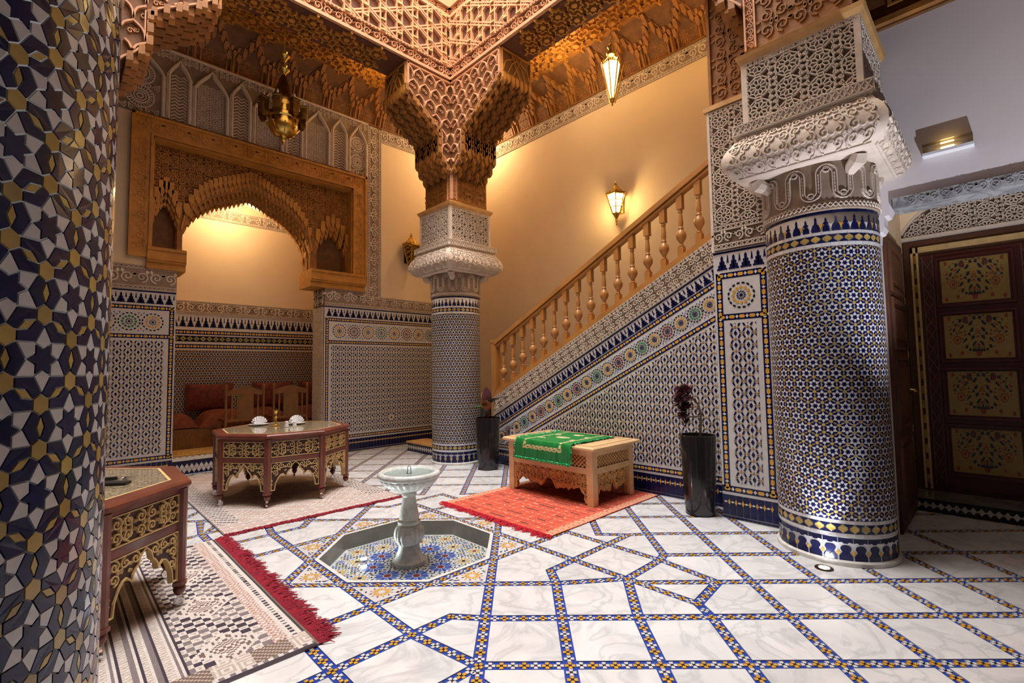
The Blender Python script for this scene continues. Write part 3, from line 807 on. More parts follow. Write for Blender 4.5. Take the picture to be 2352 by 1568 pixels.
# ------------------------------------------------------------------ beams, brackets, posts
ZB = 6.19
CXI, CYI = 4.53, 6.02                                             # inner faces of the far beams
NXI, NYI = .05, 1.47
def muq_cell(bb, M, u, v, w_, l, d):
    """one hanging cell: a small pointed prism"""
    P = [(-w_/2, 0), (w_/2, 0), (w_/2, -l*.55), (0, -l), (-w_/2, -l*.55)]
    n = 5; vs = [M(u+x, v+y, 0) for x, y in P]+[M(u+x*.8, v+y*(1 if y > -l*.9 else .96), d) for x, y in P]
    bb.add(vs, [tuple(range(n, 2*n))]+[(i, (i+1) % n, n+(i+1) % n, n+i) for i in range(n)])
def bracket(name, label, M, L1, depth, up):
    """arm profile in (u outward, v up); M(u, v, h) h = out of the courtyard face"""
    t_ = thing(name, label, 'bracket', M(0, 4.235, 0), 0, 'muqarnas brackets under the carved beams')
    o = M(0, 4.235, 0); W = lambda u, v, h=0: tuple(a-b_ for a, b_ in zip(M(u, v, h), o))
    prof = [(0.0, 4.66), (.03, 4.70), (.12, 4.80), (.2, 4.93), (.2, 5.27), (.30, 5.36), (.45, 5.47), (.62, 5.60), (.80, 5.78)]
    prof = [(u*L1/.8, v) for u, v in prof]
    # solid arm
    b_ = B(); n = len(prof); poly = [(0, ZB-.012)]+prof+[(prof[-1][0], ZB-.012)]
    b_.prism(W, poly, -depth, 0, True) if area2(poly) > 0 else b_.prism(W, poly[::-1], -depth, 0, True)
    b_.obj('arm', 'wood_deep', t_)
    fr_ = B()
    fr_.stroke(W, [(prof[-1][0]-.02, 5.80), (prof[-1][0]-.02, ZB-.015)], .04, -.001, .03)
    fr_.stroke(W, [(.19*L1/.8, 4.95), (.19*L1/.8, 5.28)], .03, -.001, .03)
    fr_.stroke(W, [(x, y+.012) for x, y in prof], .025, 0, .03)
    fr_.stroke(W, [(0, ZB-.04), (prof[-1][0], ZB-.04)], .04, 0, .03)
    # scale net
    def vlow(u):
        for (a, va), (c, vc) in zip(prof, prof[1:]):
            if a <= u <= c and c > a: return va+(vc-va)*(u-a)/(c-a)
        return prof[-1][1]
    su, sv = .205, .20
    for i in range(-1, int(L1/su)+2):
        for j in range(0, 11):
            cu = (i+.5*(j % 2))*su; cv = ZB-.05-j*sv
            pts = []
            for k in range(9):
                an = pi*k/8; pts.append((cu+su*.5*cos(an), cv-sv*.95+sv*.8*(sin(an)**.8)+(.018 if k == 4 else 0)))
            pts = [p for p in pts if .005 < p[0] < prof[-1][0]-.005 and p[1] > vlow(p[0])+.01 and p[1] < ZB-.01]
            if len(pts) > 1: fr_.stroke(W, pts, .026, 0, .034)
            if .02 < cu < prof[-1][0]-.03 and cv-sv*.6 > vlow(cu)+.06:
                fr_.stroke(W, spiral((cu-.02, cv-sv*.65), .034, 1.2, 1, 0, 8), .011, 0, .018); fr_.stroke(W, spiral((cu+.026, cv-sv*.5), .028, 1.2, -1, 1, 8), .010, 0, .018)
    fr_.obj('scale_net', 'wood_pink', t_)
    # stalactites under the arm
    mq = B()
    for (a, va), (c, vc) in zip(prof[1:], prof[2:]):
        l = hypot(c-a, vc-va); steps = max(1, round(l/.075))
        for s_ in range(steps):
            k = (s_+.5)/steps; u = a+(c-a)*k; v = va+(vc-va)*k
            m_ = 7
            for q in range(m_+1):
                h = -depth*(q+.5*(s_ % 2))/m_
                if h < -depth-.01: continue
                wv = depth/m_*.78; jv = -.045*((q+s_) % 2)
                vs = []
                for dh, dv, du in ((-wv/2, .05, .03), (wv/2, .05, .03), (wv/2, -.035, -.01), (0, -.085, -.015), (-wv/2, -.035, -.01)):
                    vs.append((u+du*.2, v+dv*1.15+(jv if dv < 0 else 0), h+dh))
                vs2 = [(u-.05 if 0 else u+.055, p[1]+.012, p[2]*1) for p in vs]
                n5 = 5; V2 = [W(*p) for p in vs]+[W(*p) for p in vs2]
                mq.add(V2, [tuple(range(n5)), tuple(range(2*n5-1, n5-1, -1))]+[(i, (i+1) % n5, n5+(i+1) % n5, n5+i) for i in range(n5)])
    mq.obj('stalactites', 'wood_carved', t_, kind='stuff')
    # end face tracery
    ef = B()
    E_ = lambda u, v, h=0: W(prof[-1][0]+h, v, -u)
    ef.stroke(E_, [(0.02, 5.8), (.02, ZB-.02), (depth-.02, ZB-.02), (depth-.02, 5.8)], .03, 0, .02)
    for k in range(3):
        for s_ in (1, -1):
            ef.stroke(E_, [(depth*(.5+s_*(.48-.16*k)), 5.78), (depth*(.5+s_*(.36-.2*k)), 6.0), (depth*(.5-s_*.1*(k+1)*.5), 6.15)], .018, 0, .016)
    for k in range(7): muq_cell(ef, E_, depth*(k+.5)/7, 5.80, depth/8, .14, .03)
    ef.obj('end_tracery', 'wood_gold', t_)
    return t_
DEP = .62
# far column arms
bracket('muqarnas_bracket', 'left-hand muqarnas bracket above the far tiled column, reaching toward the chandelier', plane((CXI, CYI, 0), (-1, 0, 0), (0, 0, 1)) if 0 else (lambda u, v, h=0: (CXI-.002-u, CYI-h, v)), .83, DEP, 1)
bracket('muqarnas_bracket', 'right-hand muqarnas bracket above the far tiled column, reaching toward the stair wall lanterns', lambda u, v, h=0: (CXI-h, CYI-.002-u, v), 1.2, DEP, 1)
bracket('muqarnas_bracket', 'muqarnas bracket at the upper left corner, above the nearest column in the photo', lambda u, v, h=0: (.385+u, CYI-h, v), .86, DEP, 1)
bracket('muqarnas_bracket', 'muqarnas bracket at the top edge, above the tiled stair pier', lambda u, v, h=0: (CXI-.24-h, 1.44+u, v), .8, .5, 1)
def post(name, label, x0, y0, x1, y1, far=False):
    t_ = thing(name, label, 'post', (x0, y0, 4.235))
    B().box(0, 0, 0, x1-x0, y1-y0, ZB-4.235).obj('core', 'wood_carved', t_)
    s_ = B()
    MY = plane((0, 0, 0), (1, 0, 0), (0, 0, 1)); MX = plane((0, 0, 0), (0, -1, 0), (0, 0, 1))
    for M, wd in ((MY, x1-x0), (MX, -(y1-y0))):
        if abs(wd) < .25 or True:
            u0, u1 = (0, .105) if wd > 0 else ((-.105, 0) if not far else (wd, wd+.105))
            s_.stroke(M, [(u0+.012, .02), (u0+.012, ZB-4.25)], .022, 0, .02); s_.stroke(M, [(u1-.012, .02), (u1-.012, ZB-4.25)], .022, 0, .02)
            carve(s_, M, scrolls(u0+.02, u1-.02, .03, ZB-4.26, .06, .010), 0, .014)
    s_.obj('post_carving', 'wood_pink', t_)
    g_ = B(); l_ = y1-y0; a_ = (-l_+.12, -.02) if far else (-l_+.02, -.12)
    carve(g_, MX, scrolls(*a_, .05, ZB-4.28, .13, .016), 0, .012); g_.obj('side_carving', 'wood_carved', t_); g_ = B(); carve(g_, MY, scrolls(.12, x1-x0-.02, .05, ZB-4.28, .13, .016), 0, .012); g_.obj('side_carving', 'wood_carved', t_)
    return t_
post('carved_post', 'carved wooden corner post above the far tiled column', CXI, CYI, CXI+.74, CYI+.74)
post('carved_post', 'carved wooden corner post above the column beside the stair pier', PR[0]-.39, PR[1]-.36, PR[0]+.38, PR[1]+.40, True)
post('carved_post', 'carved wooden post in the upper left corner behind the nearest column', PL[0]-.39, CYI, .38, CYI+.74)
def beam(label, M, length, detail):
    o = M(0, ZB, 0); W = lambda u, v, h=0: tuple(a-b_ for a, b_ in zip(M(u, v, h), o))
    t_ = thing('carved_beam', label, 'beam', o, 0, 'carved beams round the courtyard opening')
    TH = .55
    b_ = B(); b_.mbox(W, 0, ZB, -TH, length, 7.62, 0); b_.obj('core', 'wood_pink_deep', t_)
    f_ = B()
    for v0, v1, h in ((ZB, ZB+.045, .05), (ZB+.20, ZB+.235, .045), (7.24, 7.29, .045), (7.40, 7.45, .06), (7.45, 7.62, .03)): f_.mbox(W, 0, v0, -.01, length, v1, h)
    if detail:
        carve(f_, W, scrolls(0, length, ZB+.05, ZB+.195, .14, .018), 0, .03)
        carve(f_, W, scrolls(0, length, 7.29, 7.40, .1, .016), 0, .025)
    f_.obj('mouldings', 'wood_pink', t_)
    if detail:
        l_ = B(); k_ = B()
        v0, v1 = ZB+.24, 7.24; s_ = .27
        # paired verticals and slanted bars forming a hexagonal strap lattice
        n = int(length/s_)
        for i in range(n+1):
            for d in (-.042, .042):
                u = i*s_+d
                if 0 < u < length: l_.stroke(W, [(u, v0), (u, v1)], .034, .0, .045)
        tn = 1/sqrt(3); hgt = s_*2*tn
        for sg in (1, -1):
            i = -int(8/s_)
            x = -(v1-v0)/tn
            step = s_
            k = int((-(v1-v0)/tn)/step)-1
            while k*step < length:
                for d in (-.04, .04):
                    p = [(k*step+d, v0), (k*step+d+(v1-v0)/tn, v1)]
                    if sg < 0: p = [(length-a, c) for a, c in p]
                    (ua, va), (ub, vb) = p
                    t0, t1 = 0, 1
                    for lo, hi in ((0, length),):
                        ta, tb = (lo-ua)/(ub-ua), (hi-ua)/(ub-ua)
                        if ta > tb: ta, tb = tb, ta
                        t0, t1 = max(t0, ta), min(t1, tb)
                    if t1 > t0: l_.stroke(W, [(ua+(ub-ua)*t0, va+(vb-va)*t0), (ua+(ub-ua)*t1, va+(vb-va)*t1)], .032, 0, .043 if sg > 0 else .047)
                k += 2
        for i in range(n+1):
            for j in range(9):
                u, v = i*s_, v0+(j+.5*(i % 2))*s_*.577
                if v < v1-.03: k_.stroke(W, [(u-.04, v), (u+.04, v)], .03, .03, .066)
        l_.obj('lattice', 'wood_pink', t_); k_.obj('lattice_pegs', 'inlay', t_, kind='stuff')
        d_ = B(); random.seed(3)
        for i in range(int(length/.055)): d_.stroke(W, [(i*.055, ZB+.217), (i*.055+.03, ZB+.217)], .022, .04, .055)
        d_.obj('bead_row', 'wood_pink', t_, kind='stuff')
    return t_
BEAMS = [beam('carved lattice beam running from the far column to the upper left', lambda u, v, h=0: (NXI+u, CYI-h, v), CXI-NXI, True),
    beam('carved lattice beam running from the far column toward the stair pier column', lambda u, v, h=0: (CXI-h, CYI-u, v), CYI-NYI, True)]
# ------------------------------------------------------------------ shell
XW, YW = 6.97, 8.66
def sbox(name, mt, *a, label=None):
    return struct(B().box(*a).obj(name, mt), label)
wr = sbox('wall_right', 'plaster_cream', XW, -2.2, 0, XW+.25, YW+.6, 7.2, label='cream plaster wall rising behind the staircase')
wb = B()
AL, AR = 1.32, 3.58
wb.box(-2.2, YW, 0, .97, YW+.5, 7.2); wb.box(4.12, YW, 0, XW+.0, YW+.5, 7.2); wb.box(.97, YW, 5.05, 4.12, YW+.5, 7.2)
wb.box(.97, YW, 0, AL, YW+.5, 3.1); wb.box(AR, YW, 0, 4.12, YW+.5, 3.1); wb.box(AL, YW, 0, AR, YW+.5, .2)
wall_back = struct(wb.obj('wall_back', 'plaster_cream'), 'back wall with the tiled dado and the carved arch to the alcove')
sbox('wall_left', 'door_wood', -2.45, -2.2, 0, -2.2, YW, 7.2)  # unseen wall, dark wood put on it to cut bounced light
sbox('wall_front', 'door_wood', -2.2, -2.45, 0, XW, -2.2, 7.2)  # also out of view and darkened against light bouncing back
up = B(); zz0, zz1 = 7.62, 14.9
up.box(NXI-.5, CYI+.02, zz0, CXI+.5, CYI+.3, zz1); up.box(CXI+.02, NYI-.5, zz0, CXI+.3, CYI+.3, zz1); up.box(NXI-.5, NYI-.5, ZB, CXI+.3, NYI-.02, zz1); up.box(NXI-.5, NYI-.3, ZB, NXI-.02, CYI-.01, zz1)
struct(up.obj('wall_upper', 'stucco'), 'upper courtyard walls above the carved beams')
ZC = 6.98
ce = B()
ce.box(-2.2, CYI+.5, ZC, XW, YW, ZC+.2); ce.box(CXI+.5, -2.2, ZC, XW, CYI+.5, ZC+.2); ce.box(-2.2, -2.2, ZC, CXI+.5, NYI-.5, ZC+.2); ce.box(-2.2, NYI-.5, ZC, NXI-.5, CYI+.5, ZC+.2)
ceil = struct(ce.obj('ceiling', 'wood_carved'), 'carved wooden gallery ceiling')
# strapwork on the two visible gallery ceilings
cs = B(); DN = lambda u, v, h=0: (u, v, ZC-h)
random.seed(5)
def strap(x0, x1, y0, y1, s_, DN=DN, cs=cs):
    i = 0
    x = x0
    while x < x1:
        y = y0+(s_/2 if i % 2 else 0)
        while y < y1:
            cs.stroke(DN, star(4, s_*.42, s_*.25, pi/8)[::-1], .0, 0, 0) if 0 else None
            st = [(x+p[0], y+p[1]) for p in star(8, s_*.43, s_*.30)][::-1]
            cs.stroke(DN, st, .03, 0, .04, True)
            cs.prism(DN, [(x+p[0], y+p[1]) for p in ngon(8, s_*.15)][::-1], 0, .05)
            for k in range(4):
                a = k*pi/2+pi/4*0; cs.stroke(DN, [(x+s_*.43*cos(a), y+s_*.43*sin(a)), (x+s_*.62*cos(a), y+s_*.62*sin(a))], .035, 0, .045)
            y += s_
        x += s_*.5*1.7; i += 1
strap(-1.0, XW-.3, CYI+.7, 8.1, .36); strap(CXI+.75, 6.5, .6, 6.6, .36)
zs = B(); DB = lambda u, v, h=0: (u, v, ZB-h)
for k_, a_ in enumerate(((1.45, CXI-1.05, CYI+.14, CYI+.5), (CXI+.14, CXI+.5, 2.5, CYI-1.4))):
    zs = B(); bo = BEAMS[k_]; DB = lambda u, v, h=0: (u-bo.location[0], v-bo.location[1], -h); strap(*a_, .27, DB, zs); zs.obj('beam_strapwork', 'wood_gold', bo, kind='stuff')
cs.obj('ceiling_strapwork', 'wood_gold', ceil, kind='stuff')
# coved wooden cornice with arched niches, along the back wall and stair wall
def cove(name, label, M, u0, u1):
    """M(u, v, h): u along, v up, h out of the wall"""
    o = struct(B().grid(lambda u, k: M(u, 6.47+.55*k, .03+.62*k*k), 1, 6, u0, u1, 0, 1).obj(name, 'wood_deep'), label)
    c_ = B(); s_ = .52; n = round((u1-u0)/s_); s_ = (u1-u0)/n
    H = lambda u, v, h=0: M(u, 6.47+.55*v, .03+.62*v*v+h)
    for i in range(n):
        a = u0+i*s_
        for k, (wd, hh) in enumerate(((.46, .86), (.34, .62))):
            pts = [(a+s_/2-wd*s_, .02)]
            for q in range(11):
                t_ = q/10; x = -wd+2*wd*t_; pts.append((a+s_/2+x*s_, .3+hh*.62*(1-abs(2*t_-1)**1.8)))
            pts.append((a+s_/2+wd*s_, .02)); c_.stroke(H, pts, .028, 0, .03)
        for q in range(7):                                           # pendants in the niche, stepped like stalactites
            x = a+s_/2+(q-3)*s_*.12; top = .86-.13*abs(q-3)
            P = [(x-.028, top), (x-.028, top-.13), (x, top-.2), (x+.028, top-.13), (x+.028, top)]
            c_.prism(H, P[::-1] if area2(P) < 0 else P, 0, .05+.02*(3-abs(q-3)))
        c_.stroke(H, [(a, .0), (a, .42)], .03, 0, .05); muq_cell(c_, H, a, .5, .06, .12, .07); muq_cell(c_, H, a+.05, .58, .05, .1, .06); muq_cell(c_, H, a-.05, .58, .05, .1, .06)
        carve(c_, H, scrolls(a+.1, a+s_-.1, .05, .38, .1, .014), 0, .012)
    c_.stroke(H, [(u0, .94), (u1, .94)], .05, 0, .05); c_.stroke(H, [(u0, .01), (u1, .01)], .03, 0, .03)
    c_.obj('niche_carving', 'wood_carved', o, kind='stuff')
cove('trim_1', 'dark carved wooden cove above the stucco frieze', wallY(YW), -1.2, XW-.2)
cove('trim_2', 'golden carved wooden cove above the staircase wall', wallX(XW), -(YW-.2), -.8)
# stucco cornices
def band(name, label, M, u0, u1, v0, v1, s_, parent=None, br=True, mt='stucco'):
    o = B().mbox(M, u0, v0, -.02, u1, v1, .012).obj(name, 'stucco_recess_shade' if mt == 'stucco' else mt, parent)
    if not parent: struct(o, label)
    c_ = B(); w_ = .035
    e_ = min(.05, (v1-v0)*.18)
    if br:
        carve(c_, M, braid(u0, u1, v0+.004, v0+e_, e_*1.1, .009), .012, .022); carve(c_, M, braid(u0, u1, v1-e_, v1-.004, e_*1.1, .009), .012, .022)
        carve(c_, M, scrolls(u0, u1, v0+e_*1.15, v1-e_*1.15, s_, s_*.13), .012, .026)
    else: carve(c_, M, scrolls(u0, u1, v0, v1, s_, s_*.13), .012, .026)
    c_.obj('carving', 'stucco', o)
    return o
band('trim_3', 'carved stucco band under the wooden cove on the stair wall', wallX(XW), -(YW), -.9, 6.2, 6.47, .16)
band('trim_4', 'carved stucco band under the wooden cove beside the corner', wallY(YW), 4.72, XW, 6.2, 6.47, .16)
band('trim_5', 'upright carved stucco strip beside the wooden arch frame', plane((0, YW, 0), (0, 0, 1), (-1, 0, 0)), 2.99, 6.45, -4.72, -4.42, .15)
# tiled dado of the back wall
def dado(name, label, M, u0, u1, lb, rb, top, nmax, cell=.118, base=True, parent=None):
    o = B().mbox(M, u0, 0, -.01, u1, top, .004).obj(name, 'tile_white', parent)
    if not parent: struct(o, label)
    G = []; T = []
    bw, per = .062, .095
    a, c = u0+(bw+.05 if lb else 0), u1-(bw+.05 if rb else 0)
    G.append((rect(u0, top-.028, u1, top-.008), 'navy')); T += merlons(u0+.03*lb, u1-.03*rb, top-.195, top-.045, .115)
    v1 = top-.225
    for v in (v1-bw, v1-.42-bw): G.append((rect(u0+(.02 if lb else 0), v, u1-(.02 if rb else 0), v+bw), 'navy')); T += border(u0+(.02 if lb else 0), u1-(.02 if rb else 0), v+bw/2, bw, per)
    T += rosette_band(a+.03, c-.03, v1-bw-.18, .135, ('tile_ochre', 'tile_red', 'tile_ochre', 'tile_green'))
    vb = .36 if base else .1
    for s_, x in ((lb, u0+.02), (rb, u1-.02-bw)):
        if s_: G.append((rect(x, vb-.09, x+bw, v1), 'navy')); T += vborder(vb-.09, v1, x+bw/2, bw, per)
    v2 = v1-.42-bw-.035
    T += rhombnet(cell, a+.02, c-.02, [(1, 0, a+.02), (-1, 0, -(c-.02)), (0, 1, vb), (0, -1, -v2)], .0012)
    if base:
        G.append((rect(u0, .262, u1, .262+bw), 'navy')); T += border(u0, u1, .262+bw/2, bw, per)
        n = max(1, round((u1-u0)/.062)); s_ = (u1-u0)/n
        for i in range(n):
            T.append((inset(rect(u0+i*s_, .035, u0+(i+1)*s_, .235), .0015), 'navy'))
        for i in range(n-1):
            T.append((shift(rhomb(.013, .03), u0+(i+1)*s_, .165), 'TOPo')); T.append((shift(rhomb(.018, .011), u0+(i+.5)*s_, .165), 'TOPw'))
        n = max(1, round((u1-u0)/.04)); s_ = (u1-u0)/n
        for i in range(n): T.append((inset(rect(u0+i*s_, .006, u0+(i+1)*s_, .03), .0012), 'navy'))
    g_ = B()
    for p, mk in G: g_.prism(M, p, 0, .0055)
    g_.obj('border_ground', 'navy', o)
    top_ = [(p, {'TOPo': 'tile_ochre', 'TOPw': 'tile_white'}[m_]) for p, m_ in T if m_[:3] == 'TOP']; T = [(p, m_) for p, m_ in T if m_[:3] != 'TOP']
    tiles(o, T, M, .0075, 'mosaic_tile', nmax, rest='mosaic_field', h0=.002)
    if top_: tiles(o, top_, M, .009, 'lozenge_tile', min(nmax, 40), rest='lozenge_field', h0=.002)
    return o
MB_ = wallY(YW)
dado('trim_6', 'tiled dado to the right of the alcove opening', MB_, AR, XW-.9, True, False, 2.74, 300)
dado('trim_7', 'tiled dado to the left of the alcove opening', MB_, -1.3, AL, False, True, 2.74, 300)
band('trim_8', 'carved stucco band above the dado, right of the alcove', MB_, AR, 4.4, 2.745, 3.1, .17)
band('trim_9', 'carved stucco band above the dado, left of the alcove', MB_, -1.2, AL, 2.745, 3.1, .17)
band('trim_10', 'low carved stucco band below the cream corner wall', MB_, 4.4, XW, 2.745, 2.99, .13)
# jamb of the opening
MJ = plane((AR, 0, 0), (0, -1, 0), (0, 0, 1))
jb = B().mbox(plane((AR, 0, 0), (0, -1, 0), (0, 0, 1)), -(YW+.5), .24, -.01, -YW, 3.06, .006).obj('trim_11', 'stucco_hole_shade'); struct(jb, 'carved lining of the alcove opening')
jc = B(); carve(jc, MJ, rosette_lattice(-(YW+.49), -YW-.01, .26, 2.72, .165, .165, .07, .010), 0, .022); carve(jc, MJ, scrolls(-(YW+.49), -YW-.01, 2.75, 3.04, .15, .018), 0, .022); jc.obj('carving', 'wood_gold' if 0 else 'stucco', jb)
# frieze panels above the arch frame
fz = B().mbox(MB_, .55, 5.36, -.02, 4.42, 6.46, .01).obj('trim_12', 'stucco_recess_shade'); struct(fz, 'carved stucco frieze of arched panels')
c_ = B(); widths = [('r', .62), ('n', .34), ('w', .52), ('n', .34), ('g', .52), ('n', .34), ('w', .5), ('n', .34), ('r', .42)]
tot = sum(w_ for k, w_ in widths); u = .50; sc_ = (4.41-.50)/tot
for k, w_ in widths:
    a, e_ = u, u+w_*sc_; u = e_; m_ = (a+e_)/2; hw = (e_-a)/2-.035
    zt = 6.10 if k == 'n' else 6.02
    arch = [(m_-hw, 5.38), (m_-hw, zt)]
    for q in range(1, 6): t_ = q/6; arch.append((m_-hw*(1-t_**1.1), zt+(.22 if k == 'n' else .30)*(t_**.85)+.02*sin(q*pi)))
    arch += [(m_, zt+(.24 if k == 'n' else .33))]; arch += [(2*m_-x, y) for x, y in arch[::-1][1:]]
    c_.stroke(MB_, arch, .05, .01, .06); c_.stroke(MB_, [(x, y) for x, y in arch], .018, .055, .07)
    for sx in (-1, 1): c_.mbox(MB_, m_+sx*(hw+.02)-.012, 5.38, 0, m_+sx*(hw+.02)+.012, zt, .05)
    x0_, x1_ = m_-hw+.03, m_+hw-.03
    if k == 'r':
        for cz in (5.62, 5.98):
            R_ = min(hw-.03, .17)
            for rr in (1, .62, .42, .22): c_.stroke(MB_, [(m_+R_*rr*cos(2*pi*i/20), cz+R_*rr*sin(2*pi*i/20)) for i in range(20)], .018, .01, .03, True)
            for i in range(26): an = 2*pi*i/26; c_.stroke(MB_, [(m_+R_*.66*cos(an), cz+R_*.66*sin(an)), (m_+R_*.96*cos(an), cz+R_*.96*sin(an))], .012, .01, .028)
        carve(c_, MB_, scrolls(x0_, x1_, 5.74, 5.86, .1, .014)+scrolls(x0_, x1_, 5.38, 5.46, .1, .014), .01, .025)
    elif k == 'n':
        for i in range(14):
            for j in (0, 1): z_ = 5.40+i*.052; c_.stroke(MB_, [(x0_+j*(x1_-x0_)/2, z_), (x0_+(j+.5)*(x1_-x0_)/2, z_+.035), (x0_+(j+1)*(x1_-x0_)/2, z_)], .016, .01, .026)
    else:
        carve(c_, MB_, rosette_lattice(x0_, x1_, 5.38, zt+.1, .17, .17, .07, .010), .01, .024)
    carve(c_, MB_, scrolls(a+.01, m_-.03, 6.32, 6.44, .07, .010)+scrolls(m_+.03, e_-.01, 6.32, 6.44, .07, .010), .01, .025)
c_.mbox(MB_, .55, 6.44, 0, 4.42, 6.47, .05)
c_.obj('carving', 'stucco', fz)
# ------------------------------------------------------------------ wooden arch frame
fr = thing('arch_frame', 'carved wooden arch frame hung with stalactites over the alcove opening', 'arch', (.72, YW, 3.2))
WF = lambda u, v, h=0: (u-.72, -h, v-3.2)
FX0, FX1, FZ0, FZ1 = .72, 4.37, 3.22, 5.34
f_ = B(); IX0, IX1, IZ1 = .98, 4.09, 5.05
for r_ in ((FX0, FZ0, IX0, FZ1), (IX1, FZ0, FX1, FZ1), (IX0, IZ1, IX1, FZ1)): f_.mbox(WF, r_[0], r_[1], -.02, r_[2], r_[3], .07)
for r_ in ((FX0, FZ0, FX0+.035, FZ1), (FX1-.035, FZ0, FX1, FZ1), (FX0, FZ1-.035, FX1, FZ1), (IX0-.03, FZ0, IX0, IZ1+.03), (IX1, FZ0, IX1+.03, IZ1+.03), (IX0, IZ1, IX1, IZ1+.03)): f_.mbox(WF, r_[0], r_[1], .06, r_[2], r_[3], .095)
f_.obj('frame', 'wood_gold', fr)
c_ = B(); carve(c_, WF, scrolls(FX0+.05, FX1-.05, 5.11, 5.28, .16, .016), .07, .08); c_.obj('frame_carving', 'wood_gold', fr)
for x in (FX0+.06, IX1+.06): c_ = B(); carve(c_, WF, scrolls(x, x+.14, 3.3, 5.0, .15, .016), .07, .08); c_.obj('frame_carving', 'wood_gold', fr)
ASX0, ASX1, AZ0 = 1.40, 3.37, 3.62
def arch_z(x):
    s_ = abs((x-(ASX0+ASX1)/2)/((ASX1-ASX0)/2)); s_ = min(1, s_)
    return AZ0+.86*(max(0, 1-s_**2.1))**.55+.10*max(0, 1-s_*3)
N_ = 40
lin = B(); lin.mbox(WF, IX0-.01, IZ1-.03, -.5, IX1+.01, IZ1+.01, .05); lin.obj('lining', 'wood_gold', fr); B().mbox(WF, IX0-.02, 3.3, -.5, IX0+.02, IZ1, .05).obj('lining', 'wood_gold', fr); B().mbox(WF, IX1-.02, 3.3, -.5, IX1+.02, IZ1, .05).obj('lining', 'wood_gold', fr)
for nm, h0, h1, dz in (('spandrel', -.24, -.16, 0), ('spandrel_back', -.5, -.30, -.10)):
    sp = B()
    for i in range(N_):
        xa, xb = ASX0+(ASX1-ASX0)*i/N_, ASX0+(ASX1-ASX0)*(i+1)/N_
        za, zb = arch_z(xa)+dz+.06, arch_z(xb)+dz+.06
        v_ = [WF(xa, za, h1), WF(xb, zb, h1), WF(xb, IZ1, h1), WF(xa, IZ1, h1), WF(xa, za, h0), WF(xb, zb, h0)]
        sp.add(v_, [(0, 1, 2, 3), (4, 5, 1, 0)])
    sp.mbox(WF, IX0, 4.20, h0, ASX0, IZ1, h1); sp.mbox(WF, ASX1, 4.20, h0, IX1, IZ1, h1)
    sp.mbox(WF, IX0, 3.38, h0-.02, 1.02, 4.2, h1); sp.mbox(WF, IX1-.04, 3.38, h0-.02, IX1, 4.2, h1)
    sp.mbox(WF, ASX0-.07, 3.38, h0, ASX0, 4.2, h1); sp.mbox(WF, ASX1, 3.38, h0, ASX1+.12, 4.2, h1)
    sp.obj(nm, 'wood_carved', fr)
B().mbox(WF, IX0, 3.3, -.5, ASX0, 4.3, -.34).obj('niche_back', 'wood_deep', fr); B().mbox(WF, ASX1+.05, 3.3, -.5, IX1, 4.3, -.34).obj('niche_back', 'wood_deep', fr)
c_ = B(); st = []
for p, w_, cl in scrolls(IX0+.02, IX1-.02, 3.9, IZ1-.02, .11, .014):
    cx_ = sum(q[0] for q in p)/len(p); cz_ = sum(q[1] for q in p)/len(p)
    if (cx_ < ASX0-.04 or cx_ > ASX1+.04) and cz_ < 4.3: continue
    if ASX0-.04 <= cx_ <= ASX1+.04 and cz_ < arch_z(cx_)+.20: continue
    st.append((p, w_, cl))
carve(c_, WF, st, -.16, -.135)
c_.stroke(WF, [(ASX0-.02+(ASX1-ASX0+.04)*i/40, arch_z(ASX0+(ASX1-ASX0)*i/40)+.34-.2*abs(i/20-1)**2) for i in range(41)], .03, -.16, -.12)
c_.obj('spandrel_carving', 'wood_gold', fr)
mq = B()
for lay, (h, dz, wd, ln) in enumerate(((-.10, .22, .075, .17), (-.15, .13, .07, .16), (-.19, .05, .065, .15), (-.28, .0, .065, .14), (-.36, -.05, .06, .14), (-.44, -.09, .06, .14))):
    n = 30
    for i in range(n):
        x = ASX0+(ASX1-ASX0)*(i+.5+.5*(lay % 2))/n
        if x > ASX1: continue
        z = arch_z(x)+dz+.04
        P = [(x-wd/2, z+.10), (x-wd/2, z-.0), (x, z-ln*.55), (x+wd/2, z-.0), (x+wd/2, z+.10)]
        mq.prism(WF, P, h-.09, h, True)
for x0_, x1_ in ((IX0+.03, ASX0-.06), (ASX1+.12, IX1-.03)):
    for lay in range(3):
        n = 6
        for i in range(n+1):
            x = x0_+(x1_-x0_)*i/n; s_ = abs(2*i/n-1); z = 4.28-.34*s_**1.6+.09*lay-.1
            P = [(x-.04, z+.16), (x-.04, z), (x, z-.1), (x+.04, z), (x+.04, z+.16)]
            mq.prism(WF, P, -.32+.06*lay, -.20+.05*lay, True)
for sx, x in ((1, ASX0), (-1, ASX1)):
    for j in range(6): pass
mq.obj('stalactites', 'wood_gold', fr, kind='stuff')
for x0_, x1_ in ((FX0+.22, 1.42), (3.30, FX1-.02)):
    lg = B(); lg.mbox(WF, x0_, 3.06, -.48, x1_, 3.16, .06); lg.mbox(WF, x0_, 3.16, -.5, x1_, 3.38, .1); lg.mbox(WF, x0_, 3.19, .09, x1_, 3.21, .12); lg.mbox(WF, x0_, 3.33, .09, x1_, 3.36, .12); lg.obj('ledge', 'wood_gold', fr)
